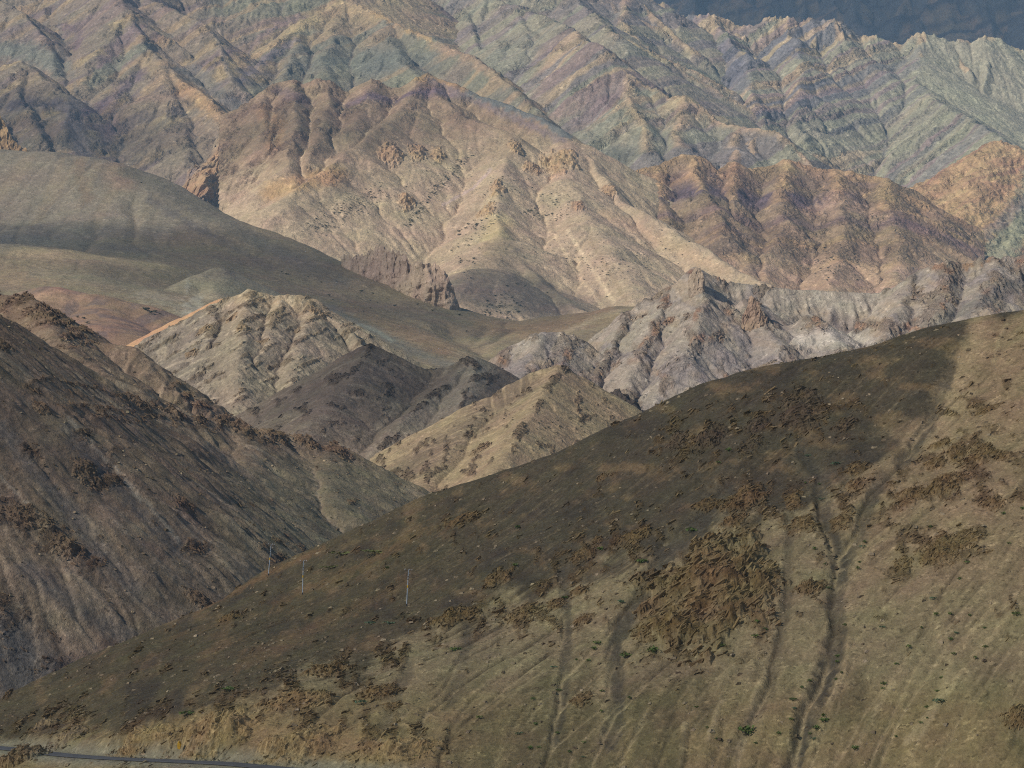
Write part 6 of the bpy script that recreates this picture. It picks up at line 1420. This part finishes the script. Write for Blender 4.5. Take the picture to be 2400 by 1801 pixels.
# yellow paint mark on the road cut
def paint_mark():
    l = LAY['fore']; p = l.hit(423, 1757); rs = np.random.RandomState(3); sc = p[1] / F
    ang = np.linspace(0, 2 * np.pi, 14, endpoint=False); r = 0.75 + 0.35 * rs.rand(14)
    x = p[0] + np.cos(ang) * r * 4.5 * sc; z = np.sin(ang) * r * 9 * sc
    front = np.stack([x, np.full(14, p[1] - 3.2), p[2] + 1.0 + z], 1); back = front + np.array([0, 1.6, 0.2])
    co = np.concatenate([front, back]); f = [(i, (i + 1) % 14, 14 + (i + 1) % 14, 14 + i) for i in range(14)]
    me = bpy.data.meshes.new("painted_stone"); me.from_pydata([tuple(c) for c in co], [], f + [tuple(range(13, -1, -1)), tuple(range(14, 28))]); me.materials.append(plain_mat("yellow_marker_paint", srgb(206, 158, 40), 0.8, 0, 0.2, 1.5))
    o = bpy.data.objects.new("painted_stone", me); COL.objects.link(o); o["label"] = "yellow painted stone on the tan road cut face"; o["category"] = "stone"
paint_mark()

# ================================================================== shrubs
def leaf_mat(name, c):
    m = plain_mat(name, c, 0.9, 0, 0.35, 1.2); return m
GREEN = leaf_mat("green_leaves", srgb(92, 108, 48)); OLIVE = leaf_mat("olive_leaves", srgb(110, 112, 58)); GREY = leaf_mat("grey_green_leaves", srgb(92, 98, 74)); TEAL = leaf_mat("blue_green_leaves", srgb(88, 108, 76))
def shrub_mesh(name, n, size, seed, mat, flat=0.65):
    """leaf-sized faces through a dome, with a few stems"""
    rs = np.random.RandomState(seed); co = []; f = []
    lobes = rs.rand(5, 3) * np.array([1.0, 1.0, 0.5]) - np.array([0.5, 0.5, 0])
    for k in range(n):
        c = lobes[k % 5] * 0.9; d = rs.randn(3); d /= np.linalg.norm(d); d[2] = abs(d[2])
        p = c + d * 0.42 * rs.rand() ** 0.4; p[2] = p[2] * flat + 0.06
        a = rs.randn(3); a /= np.linalg.norm(a); b = np.cross(a, rs.randn(3)); b /= np.linalg.norm(b)
        s = size * (0.6 + 0.8 * rs.rand()); i = len(co)
        co += [p - a * s, p + b * s * 0.6, p + a * s, p - b * s * 0.6]; f.append((i, i + 1, i + 2, i + 3))
    for k in range(5):
        i = len(co); e = lobes[k] * np.array([.9, .9, flat]) + np.array([0, 0, .1]); co += [np.array([-.03, 0, -.25]), np.array([.03, 0, -.25]), e]; f.append((i, i + 1, i + 2, i + 2))
    me = bpy.data.meshes.new(name); me.from_pydata([tuple(c) for c in co], [], [tuple(dict.fromkeys(q)) for q in f]); me.materials.append(mat)
    return me
SH = {k: [shrub_mesh("shrub_leaves", 70, 0.13, 10 * j + i, m, fl) for i in range(3)] for j, (k, m, fl) in enumerate((('g', GREEN, 0.75), ('o', OLIVE, 0.5), ('y', GREY, 0.6), ('t', TEAL, 0.6)))}
def shrub(lk, u, v, w, kind, label, group, i=0, h=0.8):
    l = LAY[lk]; p = l.hit(u, v); sc = p[1] / F
    o = bpy.data.objects.new("shrub", SH[kind][i % 3]); COL.objects.link(o); o.location = (p[0], p[1] - 0.1, p[2] + 0.05 * w * sc)
    s = w * sc * 1.05; o.scale = (s, s, s * h); o.rotation_euler = (0, 0, i * 1.7)
    o["label"] = label; o["category"] = "shrub"; o["group"] = group
    return o
A4 = [(1395, 355, 17), (770, 640, 20), (555, 780, 22), (375, 720, 14), (15, 790, 14), (20, 630, 16), (680, 875, 13), (470, 945, 16), (230, 930, 14), (1060, 1035, 14), (1090, 1070, 13), (1055, 1100, 17), (915, 1135, 11), (870, 1140, 10), (800, 1110, 10), (615, 1165, 27), (485, 1185, 22), (365, 1130, 17), (350, 1160, 13),
      (330, 1200, 10), (275, 1195, 9), (180, 1230, 11), (510, 1370, 10), (795, 1400, 9), (385, 1420, 10), (390, 1335, 10), (205, 1330, 13), (95, 1365, 11), (35, 1520, 13), (105, 1475, 13), (200, 1515, 11), (245, 1590, 10), (310, 1560, 10), (75, 1580, 14), (115, 1575, 9), (310, 1620, 8), (1000, 1520, 34), (1155, 1520, 13), (1050, 1560, 9),
      (840, 1495, 8), (885, 1540, 8), (1215, 1370, 15), (1220, 1410, 11), (1205, 1455, 11), (1255, 1320, 11), (1290, 1290, 11), (1340, 1435, 13), (1350, 1465, 20), (1315, 1500, 18), (1300, 1535, 11), (1285, 1515, 9), (1400, 1185, 11), (1405, 1220, 11), (1420, 1250, 9), (1395, 1280, 9), (1440, 1045, 10), (1600, 1060, 12), (1715, 1140, 13),
      (1660, 1220, 10), (1610, 1300, 15), (1605, 1325, 10), (1655, 1525, 9), (1485, 1590, 19), (1840, 1380, 20), (1790, 1405, 12), (1835, 1330, 10), (1850, 1280, 11), (1765, 1475, 9), (1790, 1450, 8), (1890, 1110, 11), (1915, 1085, 11), (1905, 1170, 11), (2000, 1195, 11), (2045, 1140, 11), (2180, 1000, 17), (1835, 1005, 12), (1890, 1005, 11),
      (1815, 935, 12), (1980, 1005, 9), (1930, 845, 11), (1965, 785, 12), (2120, 570, 12), (2145, 690, 8), (1805, 630, 11), (1515, 710, 12), (1525, 685, 10), (1500, 775, 10), (1490, 810, 11), (1355, 785, 9), (1370, 885, 11), (1310, 720, 10), (1340, 505, 10), (1270, 430, 8), (1330, 440, 8), (1765, 1060, 8), (2040, 1060, 8), (935, 295, 16), (890, 345, 9), (1280, 315, 11), (2200, 545, 12)]
UNI = {(1395, 355): "green bush above the fork of the dark chutes", (770, 640): "green bush beside the pale grey scree above the dome", (555, 780): "dark green bush at the upper left edge of the dome", (615, 1165): "spreading green bush under the lower left foot of the dome", (1000, 1520): "widest green bush low in the middle of the slope",
       (1840, 1380): "large round green bush on the lower right slope", (1485, 1590): "round green bush near the bottom right of centre", (2180, 1000): "bright green bush at the right edge of the picture", (485, 1185): "pale green bush left of the spreading bush under the dome", (1350, 1465): "leafy bush beside the main chute near the bottom"}
for i, (x, y, w) in enumerate(A4):
    u = 1200 + x / 1.8425; v = 900 + y / 1.8425
    if (x, y) in UNI: lb, gr = UNI[(x, y)], "single bushes on the foreground slope"
    elif u < 1480: lb, gr = "small green shrub on the olive slope left of the dome", "small shrubs left of the dome"
    elif v < 1330: lb, gr = "small dim shrub among rocks on the upper slope", "small shrubs on the upper slope"
    elif u < 2010: lb, gr = "small green shrub along the main dark chute", "small shrubs along the chutes"
    else: lb, gr = "small green shrub dotted over the bare right slope", "small shrubs on the right slope"
    shrub('fore', u, v, w / 1.0, 'g' if i % 7 else 't', lb, gr, i)
for i, (x, y, w, k, lb) in enumerate(((985, 1330, 34, 'g', "flat green patch of leaves on the lower left slope"), (810, 1430, 36, 'g', "long green patch on top of the road cut"), (1960, 1155, 24, 'g', "green bush on the slope below the nearest pole to the right"), (1600, 1040, 18, 't', "blue-green bush left of a pair on the middle slope"), (1680, 1040, 20, 't', "blue-green bush right of a pair on the middle slope"), (1670, 800, 10, 'g', "tiny green bush beside the nearest pole"),
                                      (1480, 740, 40, 'o', "yellowish low shrub patch near the skyline, upper left"), (1620, 735, 44, 'o', "yellowish low shrub patch near the skyline, upper right"), (1425, 800, 30, 'o', "yellowish low shrub patch beside the middle pole"), (1195, 1560, 12, 'g', "little green bush on the road cut"), (1800, 1615, 12, 'g', "little green bush on the low bank right of the road"), (1070, 1640, 8, 'g', "tiny green bush at the road edge"), (2075, 1450, 14, 'g', "green bush on the olive slope above the road end"), (1695, 1560, 9, 'g', "tiny bush on the bank above the road end"), (1560, 1385, 22, 't', "low blue-green bush beside the low brown mound"))):
    shrub('fore', x / 1.8425, 900 + y / 1.8425, w, k, lb, "single shrubs on the left slope", i, 0.7 if w < 28 else 0.35)

ORD = "first second third fourth fifth sixth seventh eighth ninth tenth eleventh twelfth thirteenth fourteenth fifteenth sixteenth seventeenth eighteenth nineteenth twentieth".split()
ORD += ["twenty-" + w for w in ORD[:9]] + ["thirtieth"] + ["thirty-" + w for w in ORD[:9]]
def rank_labels(objs, word, key):
    """things alike in every way are told apart by their place in the row"""
    for i, o in enumerate(sorted(objs, key=key)): o["label"] = "%s, %s %s" % (o["label"], ORD[i], word)
for gname in ("small shrubs left of the dome", "small shrubs on the upper slope", "small shrubs along the chutes", "small shrubs on the right slope"):
    rank_labels([o for o in COL.objects if o.get("group") == gname], "from the top" if "chutes" in gname else "from the left", (lambda o: -o.location.z / o.location.y) if "chutes" in gname else (lambda o: o.location.x / o.location.y))

# dark bushes of the sunlit slopes: the plainest ones singly, the rest as one mass
rs = np.random.RandomState(5)
def spray(line, spread, n, wmin=3.0, wmax=6.5):
    L = np.array(line, float); seg = np.linalg.norm(np.diff(L, axis=0), axis=1); c = np.concatenate([[0], np.cumsum(seg)])
    t = rs.rand(n) * c[-1]; u = np.interp(t, c, L[:, 0]) + rs.randn(n) * spread; v = np.interp(t, c, L[:, 1]) + rs.randn(n) * spread * 0.55
    return [(a, b, wmin + (wmax - wmin) * r ** 2) for a, b, r in zip(u, v, rs.rand(n))]
Z7 = {'along the dark shrub line left of the sunlit spur': spray([(1100, 365), (1053, 416), (1017, 452), (981, 499), (952, 532)], 7, 150, 3, 7),
      'on the speckled slope beside the stream bed': spray([(740, 540), (790, 500), (850, 470), (900, 440)], 24, 260, 2.5, 5.5),
      'on the left of the smooth sunlit cone': spray([(1140, 520), (1100, 560), (1080, 610), (1100, 640)], 20, 90, 3, 8),
      'in the dark cluster at the foot of the sunlit slope': spray([(1200, 690), (1170, 715), (1140, 735), (1220, 740)], 20, 120, 3, 8),
      'in the band under the pointed spire': spray([(1230, 500), (1280, 510), (1330, 515)], 9, 60, 3, 6),
      'scattered over the right of the sunlit slope': spray([(1230, 560), (1300, 600), (1400, 640), (1500, 600), (1600, 610)], 45, 330, 2.2, 4.5),
      'scattered over the upper sunlit slope': spray([(1000, 420), (1100, 460), (1240, 450), (1400, 500)], 38, 260, 2.2, 4.5)}
Z8 = {'on the pink foot of the purple mountain': spray([(1860, 600), (1920, 620), (2000, 640), (1960, 600)], 28, 170, 2.6, 5.5), 'on the ledge of the purple mountain': spray([(1920, 440), (1990, 480), (2080, 520)], 16, 60, 2.4, 4.5)}
Z4 = {'on the face of the tan hill': spray([(1180, 1000), (1260, 1010), (1340, 990), (1400, 960)], 30, 90, 3, 5.5)}
ZL = {'on the brown left hillside': spray([(400, 1150), (600, 1200), (700, 1150), (850, 1140), (500, 1350), (200, 1250)], 60, 150, 3, 6)}
Z6 = {'dotting the smooth rolling hills': [(330, 430, 5), (926, 720, 9), (1015, 730, 6), (1075, 741, 8), (1093, 780, 6), (1466, 738, 10), (848, 686, 8), (873, 690, 6), (980, 716, 6), (660, 640, 6), (672, 645, 8), (770, 695, 8)] + spray([(700, 660), (900, 720)], 30, 14, 3, 5)}
ZB = {'in dark patches on the brown hill': [(345, 730, 14), (355, 737, 12), (338, 727, 9), (365, 733, 9), (195, 748, 8), (182, 746, 7), (205, 760, 9), (375, 740, 7)]}
blob = shrub_mesh("bush_leaves", 34, 0.20, 99, leaf_mat("dark_bush_leaves", srgb(76, 80, 62)), 0.75)
bco = np.array([v.co[:] for v in blob.vertices]); bfa = [tuple(p.vertices) for p in blob.polygons]; bfa = np.array([q if len(q) == 4 else q + (q[-1],) for q in bfa])[:18]
restc = []; cnt = 0
for lk, Zs, share in (('sunlit', Z7, 0.11), ('purple', Z8, 0.10), ('tan', Z4, 0.15), ('left', ZL, 0.12), ('rolling', Z6, 1.0), ('brown', ZB, 1.0)):
    l = LAY[lk]
    for where, pts in Zs.items():
        pts = sorted(pts, key=lambda p: -p[2]); k = max(6, int(len(pts) * share)) if share < 1 else len(pts)
        for i, (u, v, w) in enumerate(pts):
            p = l.hit(u, v); sc = p[1] / F; s = w * sc * 1.0
            if abs(proj(*p)[1] - v) > 6: continue
            if i < k:
                o = bpy.data.objects.new("bush", blob); COL.objects.link(o); o.location = (p[0], p[1], p[2] + 0.05 * s); o.scale = (s, s, s * 0.8); o.rotation_euler = (0, 0, i * 2.1)
                o["label"] = "dark round bush " + where; o["category"] = "bush"; o["group"] = "bushes " + where; cnt += 1
            else:
                a = rs.rand() * 6.28; ca, sa = math.cos(a), math.sin(a)
                restc.append(np.stack([(bco[:, 0] * ca - bco[:, 1] * sa) * s + p[0], (bco[:, 0] * sa + bco[:, 1] * ca) * s + p[1], bco[:, 2] * 0.8 * s + p[2]], 1))
for gname in ('bushes dotting the smooth rolling hills', 'bushes in dark patches on the brown hill'):
    rank_labels([o for o in COL.objects if o.get('group') == gname], 'from the left', lambda o: o.location.x / o.location.y)
nb = len(bco); o = mesh_obj("distant_bushes", np.concatenate(restc), np.concatenate([bfa[:, :4] + nb * i for i in range(len(restc))]), blob.materials[0], smooth=False); o["kind"] = "stuff"
print("bushes", cnt, len(restc), "t=%.1f" % (time.time() - T0))

# ================================================================== loose stones of the near slopes, too many to count
def stones():
    base = np.array([(-1, -.7, -.4), (.9, -.8, -.4), (1, .7, -.4), (-.8, .9, -.4), (-.5, -.5, .5), (.6, -.4, .6), (.4, .6, .45), (-.6, .4, .6)]); bf = np.array([(0, 1, 5, 4), (1, 2, 6, 5), (2, 3, 7, 6), (3, 0, 4, 7), (4, 5, 6, 7)])
    cs = []; cols = []
    for lk, n, r0, r1, Yr in (('fore', 10000, 0.15, 0.8, None), ('left', 3000, 0.3, 1.2, None)):
        l = LAY[lk]; U, V = proj(l.X, l.Y, l.Z)
        w = ((U > -60) & (U < 2460) & (V < 1830)).astype(f32) * (0.25 + sstep(0.0, 0.5, fbm(l.X / (r1 * 18), l.Z / (r1 * 18), 3, 5)) + (2.0 * l.crag if lk == 'fore' else 0))
        if lk == 'fore': w = w * (segdist(l.X, l.Y, [tuple(p) for p in ROADW[::6]])[0] > 4)
        c = np.cumsum(w.ravel()); idx = np.searchsorted(c, rs.rand(n) * c[-1]); idx = np.clip(idx, 0, w.size - 1)
        for k in idx:
            r = r0 + (r1 - r0) * rs.rand() ** 4; a = rs.rand() * 6.28; ca, sa = math.cos(a), math.sin(a); q = base * (0.7 + 0.6 * rs.rand(8, 1)) * r * np.array([1, .8, .7])
            x = l.X.ravel()[k] + rs.rand() * .4; y = l.Y.ravel()[k] + rs.rand() * .4
            cs.append(np.stack([q[:, 0] * ca - q[:, 1] * sa + x, q[:, 0] * sa + q[:, 1] * ca + y, q[:, 2] + l.Z.ravel()[k] + 0.1 * r], 1))
            cols.append(np.tile(mix(srgb(96, 82, 62), srgb(176, 156, 124), rs.rand() ** 1.5), (8, 1)))
    n = len(cs); o = mesh_obj("loose_stones", np.concatenate(cs), np.concatenate([bf + 8 * i for i in range(n)]), ROCKM['fore'], smooth=False); put_cols(o, np.concatenate(cols), 0.0); o["kind"] = "stuff"
stones()

# ================================================================== haze
def haze():
    x0, x1, y0, y1, z0, z1 = -4700, 4700, -2200, 16200, -145, 2800
    co = [(x, y, z) for z in (z0, z1) for y in (y0, y1) for x in (x0, x1)]
    f = [(0, 2, 3, 1), (4, 5, 7, 6), (0, 1, 5, 4), (2, 6, 7, 3), (0, 4, 6, 2), (1, 3, 7, 5)]
    m = bpy.data.materials.new("haze"); m.use_nodes = True; nt = m.node_tree; nt.nodes.remove(nt.nodes["Principled BSDF"])
    pv = nt.nodes.new("ShaderNodeVolumePrincipled"); pv.inputs["Color"].default_value = (0.48, 0.74, 1.0, 1)
    pv.inputs["Density"].default_value = 2.9e-5; pv.inputs["Anisotropy"].default_value = 0.0
    nt.links.new(pv.outputs[0], nt.nodes["Material Output"].inputs["Volume"])
    o = mesh_obj("haze", co, f, m, smooth=False); o["kind"] = "stuff"
    o["label"] = "thin blue haze filling the valley air"; o["category"] = "haze"
haze()
print("script %.1f s" % (time.time() - T0))
